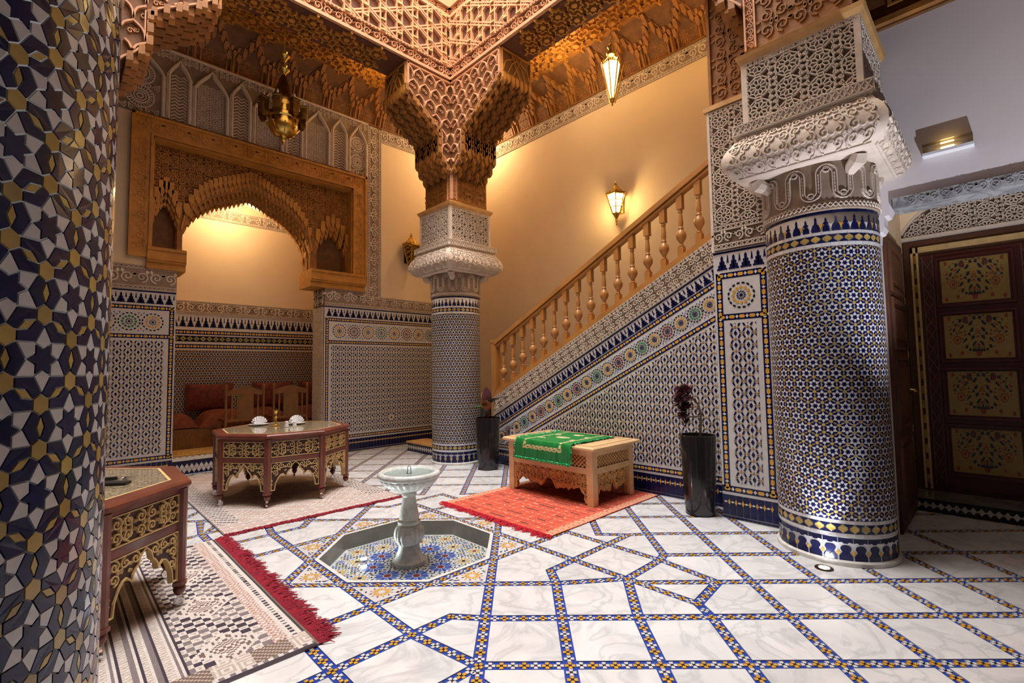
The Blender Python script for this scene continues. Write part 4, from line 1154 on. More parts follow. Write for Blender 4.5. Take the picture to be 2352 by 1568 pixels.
# ------------------------------------------------------------------ pier, white wall, vestibule
PX = 4.865; MP = wallX(PX)
pier = struct(B().box(PX, .74, 0, 5.4, 2.02, 4.15).obj('wall_pier', 'plaster_white'), 'tiled and stucco-latticed pier between the column and the staircase')
dado('mosaic_panel', None, MP, -2.02, -1.50, True, True, 2.67, 300, .118, True, pier)
lb_ = B().mbox(MP, -2.02, 2.67, -.01, -1.2, 4.14, .006).obj('lattice_ground', 'stucco_hole_shade', pier)
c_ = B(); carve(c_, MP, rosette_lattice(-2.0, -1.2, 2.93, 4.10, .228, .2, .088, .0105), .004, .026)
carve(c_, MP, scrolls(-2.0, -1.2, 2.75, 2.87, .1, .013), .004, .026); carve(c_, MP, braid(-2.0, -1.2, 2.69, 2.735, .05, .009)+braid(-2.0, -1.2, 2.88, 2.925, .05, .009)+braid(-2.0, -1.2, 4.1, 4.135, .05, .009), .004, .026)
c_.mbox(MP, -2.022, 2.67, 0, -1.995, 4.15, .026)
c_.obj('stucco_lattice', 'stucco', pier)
B().box(PX-.04, .8, 4.15, 5.42, 2.05, 4.2).obj('pier_cap', 'wood_pale_carved', pier)
wp = struct(B().box(PX+.02, 1.45, 4.2, 5.4, 2.0, ZC).obj('wall_wood', 'wood_carved'), 'dark carved wooden panel above the stair pier')
c_ = B(); MW = wallX(PX+.02); carve(c_, MW, scrolls(-1.95, -1.5, 4.25, ZC, .14, .016), 0, .014); c_.stroke(MW, [(-1.98, 4.2), (-1.98, ZC)], .04, 0, .03); c_.obj('panel_carving', 'wood_carved', wp)
XV = 5.2; OY0, OY1, OZ = -1.1, .60, 2.93
ww = B()
ww.box(XV, -2.2, 0, XV+.2, OY0, 4.45); ww.box(XV, OY0, OZ, XV+.2, .74, 4.45)
sc = [(.74, OZ), (OY1, OZ), (.60, 2.86), (.625, 2.80), (.655, 2.79), (.66, 2.74), (.655, 2.70), (.675, 2.66), (.70, 2.65), (.705, 2.58), (.74, 2.56)]
ww.prism(lambda u, v, h=0: (XV+.2-h, u, v), sc[::-1] if area2(sc) > 0 else sc, 0, .2)
ww.box(XV, .708, 0, XV+.2, .74, 2.6)
ww.box(XV+.02, -.55, 3.05, XV+.03, -.54, 3.06)
wall_w = struct(ww.obj('wall_white', 'plaster_white'), 'white wall above the entrance opening')
B().box(XV-.04, OY0, 2.83, XV+.2, OY1-.01, OZ-.005).obj('lintel', 'marble_lintel', wall_w, label='grey carved marble lintel over the entrance')
c_ = B(); ML = wallX(XV-.04); carve(c_, ML, scrolls(-.5, 1.0, 2.845, 2.91, .07, .01), 0, .006); c_.obj('lintel_carving', 'marble_lintel', wall_w)
wu = struct(B().box(XV-.04, -2.2, 4.45, XV+.2, 1.4, ZC).obj('wall_screen', 'wood_deep'), 'dark wooden screen above the white wall')
c_ = B(); MU = wallX(XV-.04)
for k in range(5):
    u0 = -.52+k*.42; c_.stroke(MU, rect(u0, 4.62, u0+.34, 5.2), .05, 0, .03, True)
    for i in range(7):
        for j in range(11): c_.prism(MU, shift(rhomb(.018, .022), u0+.05+i*.042, 4.68+j*.045), 0, .012)
c_.stroke(MU, [(-1.4, 4.5), (2.2, 4.5)], .07, 0, .04); c_.obj('screen_lattice', 'wood_carved', wu)
vs_ = B(); vs_.box(XV+.2, .73, 0, XW, .9, 3.7); vs_.box(XV+.2, -1.5, 0, XW, -1.3, 3.7); vs_.box(XV+.2, -1.3, 3.6, XW, .73, 3.7)
struct(vs_.obj('wall_vestibule', 'plaster_cream'), 'shaded vestibule walls behind the entrance opening')
jl = thing('door_leaf', 'brown panelled door leaf folded back against the vestibule wall', 'door', (5.42, .72, 0))
MJ2 = lambda u, v, h=0: (u, -h, v)
B().mbox(MJ2, 0, .01, .0, 1.0, 2.72, .035).obj('leaf', 'door_wood', jl)
for z0, z1 in ((.12, .8), (.9, 1.55), (1.65, 2.1), (2.2, 2.62)):
    b_ = B(); b_.stroke(MJ2, rect(.12, z0, .88, z1), .05, .035, .055, True); b_.mbox(MJ2, .2, z0+.08, .03, .8, z1-.08, .05); b_.obj('leaf_panel', 'door_wood', jl)
B().tube([(.86, -.05, 1.24), (.86, -.10, 1.24), (.76, -.10, 1.23)], .012, 6).obj('handle', 'brass', jl)
XS = 6.45
sill = struct(B().box(XS, -1.3, 0, XW, .73, .13).obj('trim_13', 'marble_grey'), 'raised door sill with a black and white checkered riser')
T = []; MS = wallX(XS)
for i in range(34):
    for j in range(2):
        c0 = (-.71+(i+.5)*.058, .035+.058*(j+.5))
        T.append((shift(rhomb(.028, .028), c0[0], c0[1]), 'tile_white' if (i+j) % 1 == 0 and j == 0 else 'tile_white')); 
T = []
for i in range(34):
    x = -.71+(i+.5)*.058; T.append((shift(rhomb(.027, .036), x, .065), 'tile_white')); T.append((shift([(-.024, 0), (0, -.03), (.024, 0)], x+.029, .031) if 0 else shift([(-.024, .0), (0, -.034), (.024, 0)][::-1], x+.029, .066+.0) if 0 else shift(rhomb(.008, .01), x+.029, .065), 'tile_white'))
B().mbox(MS, -.73, .0, -.01, 1.3, .128, .002).obj('riser_ground', 'tile_black', sill)
tiles(sill, T, MS, .005, 'checker_tile', 60, rest='checker_field')
# painted door
dr_ = thing('painted_door', 'dark door with four painted panels of flower vases in the shaded vestibule', 'door', (XW-.06, .66, .13))
MD = lambda u, v, h=0: (.0-h, -u, v)
b_ = B(); b_.mbox(MD, -.06, 0, -.05, 1.9, 2.74, 0); b_.obj('surround', 'door_wood', dr_)
b_ = B()
for x in (0.0, .045): b_.mbox(MD, x, .02, -.01, x+.02, 2.66, .03)
b_.mbox(MD, 0, 2.6, -.01, 1.9, 2.66, .03); b_.obj('gilt_moulding', 'inlay', dr_)
b_ = B()
for i in range(16): b_.mbox(MD, .024, .08+i*.16, .0, .042, .08+i*.16+.09, .02)
b_.obj('gilt_bars', 'brass', dr_)
b_ = B(); b_.mbox(MD, .09, .05, -.01, .97, 2.56, .02); b_.obj('leaf', 'pan_frame', dr_)
for u0 in (.1, .85):
    b_ = B(); 
    for i in range(16): b_.stroke(MD, [(u0, .1+i*.15), (u0+.075, .1+(i+1)*.15)], .008, .02, .026); b_.stroke(MD, [(u0+.075, .1+i*.15), (u0, .1+(i+1)*.15)], .008, .02, .026)
    b_.stroke(MD, [(u0-.005, .06), (u0-.005, 2.55)], .01, .02, .028); b_.stroke(MD, [(u0+.08, .06), (u0+.08, 2.55)], .01, .02, .028); b_.obj('net_border', 'pan_net', dr_)
def vase_art(x, y):
    """x in -1..1, y in 0..1 -> material index of the painted panel"""
    ax = abs(x)
    if .04 < y < .15 and ax < .10+(.15-y)*-.4+.0: return 2
    if .15 <= y < .19 and ax < .20: return 1
    if .19 <= y < .27 and ax < .16 and int(ax*30) % 2 == 0: return 1
    for fx, fy, r in ((.62, .42, .15), (.34, .88, .09), (0, .62, .08), (.55, .62, .07)):
        d = hypot((ax-fx), (y-fy)*1.15)
        if d < r: return 2 if d < r*.35 or (r*.6 < d < r*.8) else (1 if fy > .8 else 4)
    v = sin(ax*19+sin(y*17)*1.8)*cos(y*21-ax*6)+.55*sin((ax+y)*33)
    env = 1-((ax/.9)**2*1.0+((y-.5)/.5)**4)
    if env > .05 and y > .17 and ax < .12+.8*sin(min(1, (y-.1)/.75)*pi*.62+.1):
        if v > .62: return 1
        if v < -.95: return 2
        if .42 < v < .5: return 3
    for fx, fy in ((.84, .93), (.86, .08), (.5, .12)):
        if hypot(ax-fx, y-fy) < .05: return 2
    return 0
for k in range(4):
    z1 = 2.52-k*.595; z0 = z1-.555; u0, u1 = .19, .80
    p_ = B(); p_.stroke(MD, rect(u0+.02, z0+.02, u1-.02, z1-.02), .05, .02, .045, True); pf = p_.obj('panel_frame', 'pan_frame', dr_)
    g_ = B(); nx, nz = 84, 72; a0, a1, b0, b1 = u0+.05, u1-.05, z0+.05, z1-.05
    g_.add([MD(a0+(a1-a0)*i/nx, b0+(b1-b0)*j/nz, .024) for j in range(nz+1) for i in range(nx+1)], [])
    for j in range(nz):
        for i in range(nx):
            g_.f.append([j*(nx+1)+i, j*(nx+1)+i+1, (j+1)*(nx+1)+i+1, (j+1)*(nx+1)+i]); g_.m.append(vase_art((i+.5)/nx*2-1, (j+.5)/nz))
    g_.obj('painted_panel', ('pan_yellow', 'pan_blue', 'pan_red', 'pan_green', 'pan_yellow'), dr_, label='yellow panel painted with a vase of flowers')
lu = struct(B().box(XW-.05, -1.3, 2.88, XW-.01, .73, 3.6).obj('trim_14', 'stucco_hole_shade'), 'pierced stucco lunette above the painted door')
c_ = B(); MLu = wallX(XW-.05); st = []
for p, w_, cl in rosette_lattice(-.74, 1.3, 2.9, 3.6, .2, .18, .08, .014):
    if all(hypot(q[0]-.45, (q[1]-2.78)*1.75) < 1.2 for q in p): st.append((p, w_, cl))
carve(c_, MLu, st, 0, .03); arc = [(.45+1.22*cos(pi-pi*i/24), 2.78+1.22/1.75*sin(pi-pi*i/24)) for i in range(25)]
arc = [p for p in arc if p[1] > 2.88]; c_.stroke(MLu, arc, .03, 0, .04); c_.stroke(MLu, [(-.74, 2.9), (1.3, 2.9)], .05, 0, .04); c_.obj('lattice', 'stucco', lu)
fl = B()
outl = [(-.74, 2.88), (-.74, 3.6), (1.3, 3.6)]
fp = B(); A_ = [(-.74, 2.92)]+[p for p in arc if p[0] < .45]; 
fp.prism(MLu, ([(-.74, 3.6)]+[(-.74, 2.89)]+[p for p in arc if p[0] <= .46]+[(.46, 3.6)]), 0, .035); fp.obj('lunette_plaster', 'plaster_cream', lu)
# emergency light on the white wall
em = thing('emergency_light', 'small clear emergency light box fixed to the white wall', 'light', (XV, .22, 3.22))
ME_ = lambda u, v, h=0: (-h, -u, v)
B().mbox(ME_, -.15, .01, 0, .15, .09, .07).obj('cover', 'clear_glass', em); B().mbox(ME_, -.155, -.01, 0, .155, .012, .08).obj('base_tray', 'porcelain', em)
b_ = B(); b_.tube([(-.035, -.12, .05), (-.035, .12, .05)], .02, 8); b_.obj('tube', 'porcelain', em)
B().mbox(ME_, -.04, .03, .02, .04, .075, .05).obj('bulb', 'sconce_glow' if 0 else 'lamp_glow', em)
# ------------------------------------------------------------------ stair parapet
SX = 5.19; SL = .51; TH = atan2(SL, 1); CT = cos(TH)
def zl(z0, y): return z0-SL*(y-2)
YE = 5.80
pb = B(); pts = [(-YE, 0), (-2.02, 0), (-2.02, zl(2.99, 2.02)), (-YE, zl(2.99, YE))]
pb.prism(wallX(SX+.16), pts, -.0, .16, True)
para = struct(pb.obj('wall_stair', 'tile_white'), 'tiled parapet wall under the wooden balustrade')
og = (SX, YE, zl(0, YE)); LEN = (YE-2.02)/CT
MSl = plane(og, (0, -CT, sin(TH)), (0, sin(TH), CT))                # u up the slope from the lower end, v perpendicular; v = z0*CT on the line z0
def off(z0): return z0*CT
lowcut = [(sin(TH)*-1*0+1, 0, -9)]
# clip planes in (u,v) so that nothing sticks out of the parapet: y<=YE, y>=2.02, z>=.0
def sclip(p):
    # y = YE - CT*u + sin*v ; z = zl(0,YE)+ sin*u + CT*v
    s_, c0 = sin(TH), CT
    return clip(p, [(c0, -s_, 0), (-c0, s_, -(YE-2.022)), (s_, c0, .335-zl(0, YE))])
G = []; T = []
U0, U1 = -.2, LEN+1.6
sbb = []
def sband(z0, z1, mk): 
    q = sclip(rect(U0, off(z0), U1, off(z1)))
    if q: G.append((q, mk))
sband(2.672, 2.69, 'navy')
T += merlons(0, LEN+1.2, off(2.525), off(2.66), .112)
for zc_ in (2.475, 2.105): sband(zc_-.033, zc_+.033, 'navy'); T += border(0, LEN+1.2, off(zc_), .055, .095)
T += rosette_band(0, LEN+1.3, off(2.29), .098, ('tile_ochre', 'tile_green', 'tile_ochre', 'tile_red'), 1.92)
T2 = []
for p, mk in T:
    q = sclip(p)
    if q: T2.append((q, mk))
g_ = B()
for p, mk in G: g_.prism(MSl, p, 0, .004)
g_.obj('border_ground', 'navy', para)
tiles(para, T2, MSl, .006, 'band_tile', 300, rest='band_field', h0=0)
T = rhombnet(.118, -YE, -2.02, [(1, 0, -YE), (-1, 0, 2.025), (0, 1, .36), (SL, -1, -(2.04+SL*2))], .0015)
MSX = wallX(SX)
tiles(para, T, MSX, .004, 'mosaic_tile', 300, rest='mosaic_field', h0=0)
T = []; G = [(rect(-YE, .262, -2.02, .324), 'navy')]
g_ = B().prism(MSX, G[0][0], 0, .003); g_.obj('base_ground', 'navy', para)
T = border(-YE, -2.02, .293, .062, .095); n = 62; s_ = (YE-2.02)/n
for i in range(n):
    T.append((inset(rect(-YE+i*s_, .035, -YE+(i+1)*s_, .235), .0015), 'navy')); T.append((inset(rect(-YE+i*s_, .006, -YE+(i+1)*s_, .03), .0015), 'navy'))
tiles(para, T, MSX, .005, 'base_tile', 200, rest='base_field', h0=0)
T = []
for i in range(n-1): T.append((shift(rhomb(.013, .032), -YE+(i+1)*s_, .165), 'tile_ochre')); T.append((shift(rhomb(.018, .011), -YE+(i+.5)*s_, .165), 'tile_white'))
tiles(para, T, MSX, .0065, 'lozenge_tile', 130, rest='lozenge_field', h0=0)
sg = B(); v0, v1 = off(2.70), off(2.985)
q = clip(rect(U0, v0, U1, v1), [(CT, -sin(TH), 0), (-CT, sin(TH), -(YE-2.022))])
sg.prism(MSl, q, -.001, .004); sgo = sg.obj('stucco_ground', 'stucco_recess_shade', para)
c_ = B(); st = scrolls(.3, LEN+1.5, v0+.045, v1-.045, .082, .012)+braid(.3, LEN+1.5, v0+.005, v0+.04, .06, .010)+braid(.3, LEN+1.5, v1-.04, v1-.005, .06, .010)
def inpar(p): y = YE-CT*p[0]+sin(TH)*p[1]; return 2.03 < y < YE
st2 = []
for p, w_, cl in st:
    if len(p) == 2 and abs(p[1][0]-p[0][0]) > 1:                     # long rails
        d = (p[1][0]-p[0][0])
        us = [(YE+sin(TH)*p[0][1]-y)/CT for y in (YE-.01, 2.03)]; st2.append(([(us[0], p[0][1]), (us[1], p[0][1])], w_, cl))
    elif all(inpar(a) for a in p): st2.append((p, w_, cl))
carve(c_, MSl, st2, .003, .02); c_.obj('stucco_carving', 'stucco', para)
# steps
stp = B()
for i in range(16):
    y1_ = 7.75-i*.333; stp.box(SX+.16, y1_-.36 if i else y1_-.36, 0, XW, y1_, .17*(i+1)) if y1_-.36 > 1.9 else None
steps = struct(stp.obj('floor_stairs', 'marble_grey'), 'stair flight climbing behind the parapet')
ls = struct(B().box(4.90, 7.02, 0, SX+.16, 7.95, .15).obj('floor_step', 'marble_lintel'), 'low first stair step behind the far column')
B().box(4.88, 7.0, .15, SX+.16, 7.97, .18).obj('tread', 'wood_pale_carved', ls)
T = []
for i in range(15): T.append((shift(rhomb(.028, .045), -7.93+i*.062, .08), 'tile_white'))
B().mbox(wallX(4.90), -7.95, .0, 0, -7.02, .15, .003).obj('riser_ground', 'navy', ls)
tiles(ls, T, wallX(4.90), .006, 'riser_tile', 20, rest='riser_field')
# ------------------------------------------------------------------ balustrade
bal = thing('stair_balustrade', 'golden wooden balustrade with turned balusters climbing the stair parapet', 'balustrade', (SX+.08, YE, zl(2.99, YE)))
o0 = (SX+.08, YE, zl(2.99, YE))
def rail(z0, z1, w_, name, y0=YE, y1=2.04, extra=None):
    b_ = B(); vs = []
    for y in (y0, y1):
        for x, z in ((-w_, z0), (w_, z0), (w_, z1-.015), (w_*.6, z1), (-w_*.6, z1), (-w_, z1-.015)): vs.append((x, y-o0[1], zl(z, y)-o0[2]))
    b_.add(vs, [(0, 1, 7, 6), (1, 2, 8, 7), (2, 3, 9, 8), (3, 4, 10, 9), (4, 5, 11, 10), (5, 0, 6, 11), (5, 4, 3, 2, 1, 0), (6, 7, 8, 9, 10, 11)])
    return b_.obj(name, 'wood_rail', bal)
rail(2.985, 3.07, .10, 'bottom_rail'); rail(3.80, 3.85, .045, 'under_rail'); rail(3.85, 3.93, .065, 'handrail')
b_ = B(); b_.box(-.05, -.02, -.3, .05, .09, .90); b_.box(-.06, -.03, .90, .06, .10, .94); b_.obj('newel_post', 'wood_rail', bal)
bm = B(); bm.box(-.035, -.035, -.03, .035, .035, .13); bm.box(-.035, -.035, .58, .035, .035, .75)
bm.lathe([(.03, .13), (.034, .145), (.022, .16), (.022, .18), (.036, .20), (.056, .235), (.06, .265), (.052, .30), (.032, .325), (.027, .335), (.033, .35), (.027, .362), (.024, .38), (.030, .40), (.027, .46), (.022, .52), (.020, .535), (.029, .545), (.029, .555), (.021, .565), (.030, .58)], 14)
first = None
for k in range(16):
    y = 5.64-k*.2205
    loc = (0, y-o0[1], zl(3.06, y)-o0[2])
    if not first: first = smooth_by_angle(bm.obj('baluster', 'wood_rail', bal, loc=loc), 35)
    else: d = first.copy(); COL.objects.link(d); d.location = loc
# ------------------------------------------------------------------ alcove
YB = 10.4; ZA = .24; AX0, AX1, AZ1 = .3, 4.9, 5.3
fl = struct(B().box(AX0, YW+.001, .2, AX1, YB, ZA).obj('floor_alcove', 'marble_floor'), 'raised marble floor of the alcove')
al = B(); al.box(AX0-.2, YB, 0, AX1+.2, YB+.2, AZ1); al.box(AX0-.2, YW+.5, 0, AX0, YB, AZ1); al.box(AX1, YW+.5, 0, AX1+.2, YB, AZ1)
wa = struct(al.obj('wall_alcove', 'plaster_cream'), 'cream alcove walls')
struct(B().box(AX0-.2, YW+.5, AZ1, AX1+.2, YB+.2, AZ1+.1).obj('ceiling_alcove', 'wood_carved'), 'alcove ceiling')
sp = struct(B().box(AL, YW-.03, ZA-.03, AR, YW+.15, ZA+.005).obj('trim_15', 'rim_white'), 'pale marble threshold of the alcove')
T = []
n = 36; s_ = (AR-AL)/n
for i in range(n):
    for j in range(2): T.append((shift(rhomb(s_*.46, .046), AL+(i+.5+.5*(j % 2))*s_, .06+j*.05), 'tile_white'))
B().mbox(MB_, AL, 0, -.005, AR, .2, .003).obj('riser_ground', 'navy', sp); tiles(sp, T, MB_, .006, 'checker_tile', 80, rest='checker_field')
T = []
for i in range(28): T.append((rect(AL+.02+i*.08, YW+.06, AL+.06+i*.08, YW+.1), 'tile_black'))
tiles(sp, T, plane((0, 0, ZA+.005), (1, 0, 0), (0, 1, 0)), .001, 'edge_tile', 28, rest='edge_field')
MA = wallY(YB)
da = struct(B().mbox(MA, AX0, .2, -.005, AX1, 2.62, .004).obj('trim_16', 'tile_white'), 'patterned tile dado on the alcove back wall')
P = hexstar(.105, int((AX1-AX0)/.105), ZA, 1.95, .001, False, AX0+.02)
P = [(p, 'tile_ochre' if m_ == 'tile_yellow' else m_) for p, m_ in P if all(AX0 < q[0] < AX1 for q in p)]
tiles(da, P, MA, .007, 'mosaic_tile', 200, rest='mosaic_field')
T = []; G = []
for v, k in ((1.98, 0), (2.10, 1), (2.24, 0), (2.38, 2)):
    if k == 0: G.append(rect(AX0, v, AX1, v+.08)); T += border(AX0, AX1, v+.04, .08, .11)
    elif k == 1:
        G.append(rect(AX0, v+.005, AX1, v+.115))
        for i in range(44):
            c0 = AX0+(i+.5)*.104; T.append((shift(rhomb(.048, .046), c0, v+.06), 'tile_yellow')); T.append((shift(rhomb(.024, .022), c0, v+.06), 'TOP'))
    else: T += merlons(AX0, AX1, v, v+.2, .12)
g_ = B()
for p in G: g_.prism(MA, p, 0, .0055)
g_.obj('band_ground', 'navy', da)
tiles(da, [(p, m_) for p, m_ in T if m_ != 'TOP'], MA, .0075, 'band_tile', 160, rest='band_field'); tiles(da, [(p, 'tile_green') for p, m_ in T if m_ == 'TOP'], MA, .009, 'band_core', 0, rest='band_cores')
band('trim_17', 'carved stucco band above the alcove dado', MA, AX0, AX1, 2.62, 2.86, .16)
band('trim_18', 'carved stucco cornice high on the alcove wall', MA, AX0, AX1, 4.46, 4.68, .16)
# ------------------------------------------------------------------ fountain
ft = thing('fountain', 'pale marble pedestal fountain standing in the tiled octagonal basin', 'fountain', (FC[0]-.02, FC[1]-.02, -.1285))
def ft_l(name, prof, n=40, fn=0, mt='marble_fountain'): return smooth_by_angle(B().lathe([(p[0], p[1]+.1285, *p[2:]) for p in prof], n, fn=fn).obj(name, mt, ft), 45)
ft_l('foot', [(.138, -.128), (.14, -.10), (.125, -.085), (.105, -.05), (.092, -.01), (.085, .03)], 8*5)
ft_l('fluted_bulb', [(.08, .03), (.098, .045, .06), (.113, .085, .10), (.117, .12, .10), (.110, .16, .10), (.095, .19, .06), (.088, .198)], 72, 18)
ft_l('shaft', [(.088, .198), (.096, .205), (.096, .225), (.082, .235), (.086, .26), (.074, .31), (.062, .37), (.055, .43), (.063, .44), (.064, .465), (.056, .475)])
ft_l('fluted_bowl', [(.056, .475), (.10, .485, .05), (.17, .515, .07), (.215, .55, .07), (.238, .58, .05), (.245, .588)], 96, 24)
ft_l('bowl_rim', [(.245, .588), (.262, .598), (.268, .615), (.262, .635), (.245, .645), (.222, .642), (.212, .628), (.15, .605), (.0, .60)], 48)
smooth_by_angle(B().lathe([(.0, .7565-.0005), (.214, .7565)], 40).obj('bowl_water', 'water', ft))
ft_l('water_jet', [(.022, .62), (.016, .65), (.018, .668), (.010, .685), (.0, .692)], 10, mt='clear_glass')
# ------------------------------------------------------------------ rugs
def rug(name, label, loc, rz, w_, l, res, fn, mats, thick=.010, wav=.004):
    t_ = thing(name, label, 'rug', (loc[0], loc[1], 0.0005), rz)
    nx, ny = int(w_/res), int(l/res); g_ = B()
    def hz(x, y): return thick+wav*(.5+.5*sin(x*5+y*3.1)*cos(y*4.3-x*2))
    for j in range(ny+1):
        for i in range(nx+1):
            x, y = -w_/2+w_*i/nx, -l/2+l*j/ny; g_.v.append((x, y, hz(x, y)))
    for j in range(ny):
        for i in range(nx):
            g_.f.append([j*(nx+1)+i, j*(nx+1)+i+1, (j+1)*(nx+1)+i+1, (j+1)*(nx+1)+i]); g_.m.append(fn(-w_/2+w_*(i+.5)/nx, -l/2+l*(j+.5)/ny))
    ed = [(i, 0) for i in range(nx)]+[(nx, j) for j in range(ny)]+[(nx-i, ny) for i in range(nx)]+[(0, ny-j) for j in range(ny)]
    n0 = len(g_.v)
    for i, j in ed: x, y = -w_/2+w_*i/nx, -l/2+l*j/ny; g_.v.append((x, y, 0))
    m_ = len(ed)
    for k in range(m_):
        (i, j), (i2, j2) = ed[k], ed[(k+1) % m_]; g_.f.append([n0+k, n0+(k+1) % m_, j2*(nx+1)+i2, j*(nx+1)+i]); g_.m.append(1)
    g_.obj('weave', mats, t_)
    return t_
def fringe(t_, p, q, out, ln, mt, n, rnd=.5, r=.004):
    b_ = B(); random.seed(11)
    for i in range(n):
        k = (i+random.random())/n; x, y = p[0]+(q[0]-p[0])*k, p[1]+(q[1]-p[1])*k; l_ = ln*(.55+rnd*random.random()+.35*sin(k*23)**2); a = (random.random()-.5)*1.3
        dx, dy = out[0]*cos(a)-out[1]*sin(a), out[0]*sin(a)+out[1]*cos(a)
        b_.tube([(x, y, .010), (x+dx*l_*.5+random.uniform(-.008, .008), y+dy*l_*.5, .008+.016*random.random()), (x+dx*l_, y+dy*l_, .004)], [r, r*.9, r*.4], 4)
    b_.obj('fringe', mt, t_, kind='stuff')
KM = ('kil_white', 'kil_grey', 'kil_dark', 'kil_brown', 'kil_pink', 'kil_tan')
def kB(x, y):                                                        # x across (-.87..0.87), y along
    e = .87-x                                                        # distance from the fringed edge
    f_ = y+1.165                                                       # distance from the near edge
    if e < .015: return 3
    if f_ < .02: return 2
    if f_ < .05: return 0 if int(x*40) % 2 else 1
    if f_ < .19:
        if int(x/.19) % 2: return 3 if (int(x*160)+int(f_*160)) % 3 else 5
        return 0 if (int((x+f_)*45)+int((x-f_)*45)) % 2 else 5
    if e < .10: return 0 if (int(y*50) % 2 and .03 < e < .07) else (2 if .055 < e < .075 or .015 < e < .025 else 0)
    if e < .17: return 4 if (int(e*70)+int(y*55)) % 2 else 0
    # body: stripes beyond .95
    if e > .56:
        s_ = (e-.56) % .085
        return 2 if s_ < .014 else 0 if s_ < .024 else (1 if s_ < .042 else (0 if s_ < .052 else (5 if int(y*70+e*30) % 2 else 0)))
    yy = (y+3) % .62
    dx, dy = abs(e-.365), abs(yy-.31)
    d_ = dx/.18+dy/.2
    if d_ < .95: return (3 if int(dx*70)+int(dy*70) & 1 else 0) if d_ < .55 else (0 if d_ < .66 else (3 if int(dx*60) % 2 else 0) if d_ < .8 else 0)
    cx_, cy_ = int(e/.045), int((y+3)/.045); ce, cyy = e/.045-cx_, (y+3)/.045-cy_
    if (cx_+cy_) % 2: return 2 if (cx_//4+cy_//5) % 2 else 1
    return 5 if (ce-.5)**2+(cyy-.5)**2 < .06 else 0
rb = rug('kilim_rug', 'grey and white patterned kilim with dark red fringe under the nearest octagonal table', (.235, 3.865), 0, 1.74, 2.33, .0125, kB, KM)
fringe(rb, (.87, -1.165), (.87, 1.165), (1, 0), .115, 'fringe_red', 700, .6, .0045)
def kA(x, y):
    f_ = y+1.6
    if abs(x) > .915: return 1
    if f_ < .32:
        s_ = f_ % .032
        return 4 if s_ < .010 else (1 if s_ < .015 and int(x*30) % 3 else 0)
    if abs(abs(x)-.80) < .10:
        if (int(x*38)+int(f_*38)) % 4 == 0: return 2
        return 0 if (int(x*60)+int(f_*60)) % 2 else 5
    d_ = abs((x+3) % .5-.25)/.25+abs((f_) % .5-.25)/.25
    if int(d_*6) % 2: return 0 if (int((x+f_)*50)) % 2 else 4
    return 5 if int((x-f_)*46) % 2 else 0
ra = rug('kilim_rug', 'pale striped kilim with crimson fringe under the table with place settings', (2.12, 6.70), 0, 1.86, 3.2, .014, kA, KM)
fringe(ra, (-.93, -1.6), (.93, -1.6), (0, -1), .05, 'fringe_red', 520, .5, .006)
RM = ('red_coral', 'red_deep', 'red_dark', 'red_cream')
def kR(x, y):
    e = x+.96
    if abs(y) > .71: return 3 if (int(x*38)+int(y*45)) % 3 else 0
    s_ = e % .19
    if s_ < .03: return 3 if (int(y*26)+int(e/.19)) % 2 and abs(s_-.015-.008*sin(y*60)) < .007 else 0
    if .085 < s_ < .11: return 2 if int(y*9+int(e/.19)*.5) % 3 == 0 else (3 if int(y*36) % 5 == 0 else 0)
    if .15 < s_ < .16: return 1
    return 0 if int(y*120) % 5 else 1
rr = rug('striped_rug', 'bright coral red striped rug beneath the pale wooden table', (4.205, 3.70), 0, 1.88, 1.62, .0125, kR, RM)
fringe(rr, (-.94, -.81), (-.94, .81), (-1, 0), .09, 'fringe_bright', 420, .6, .0045)
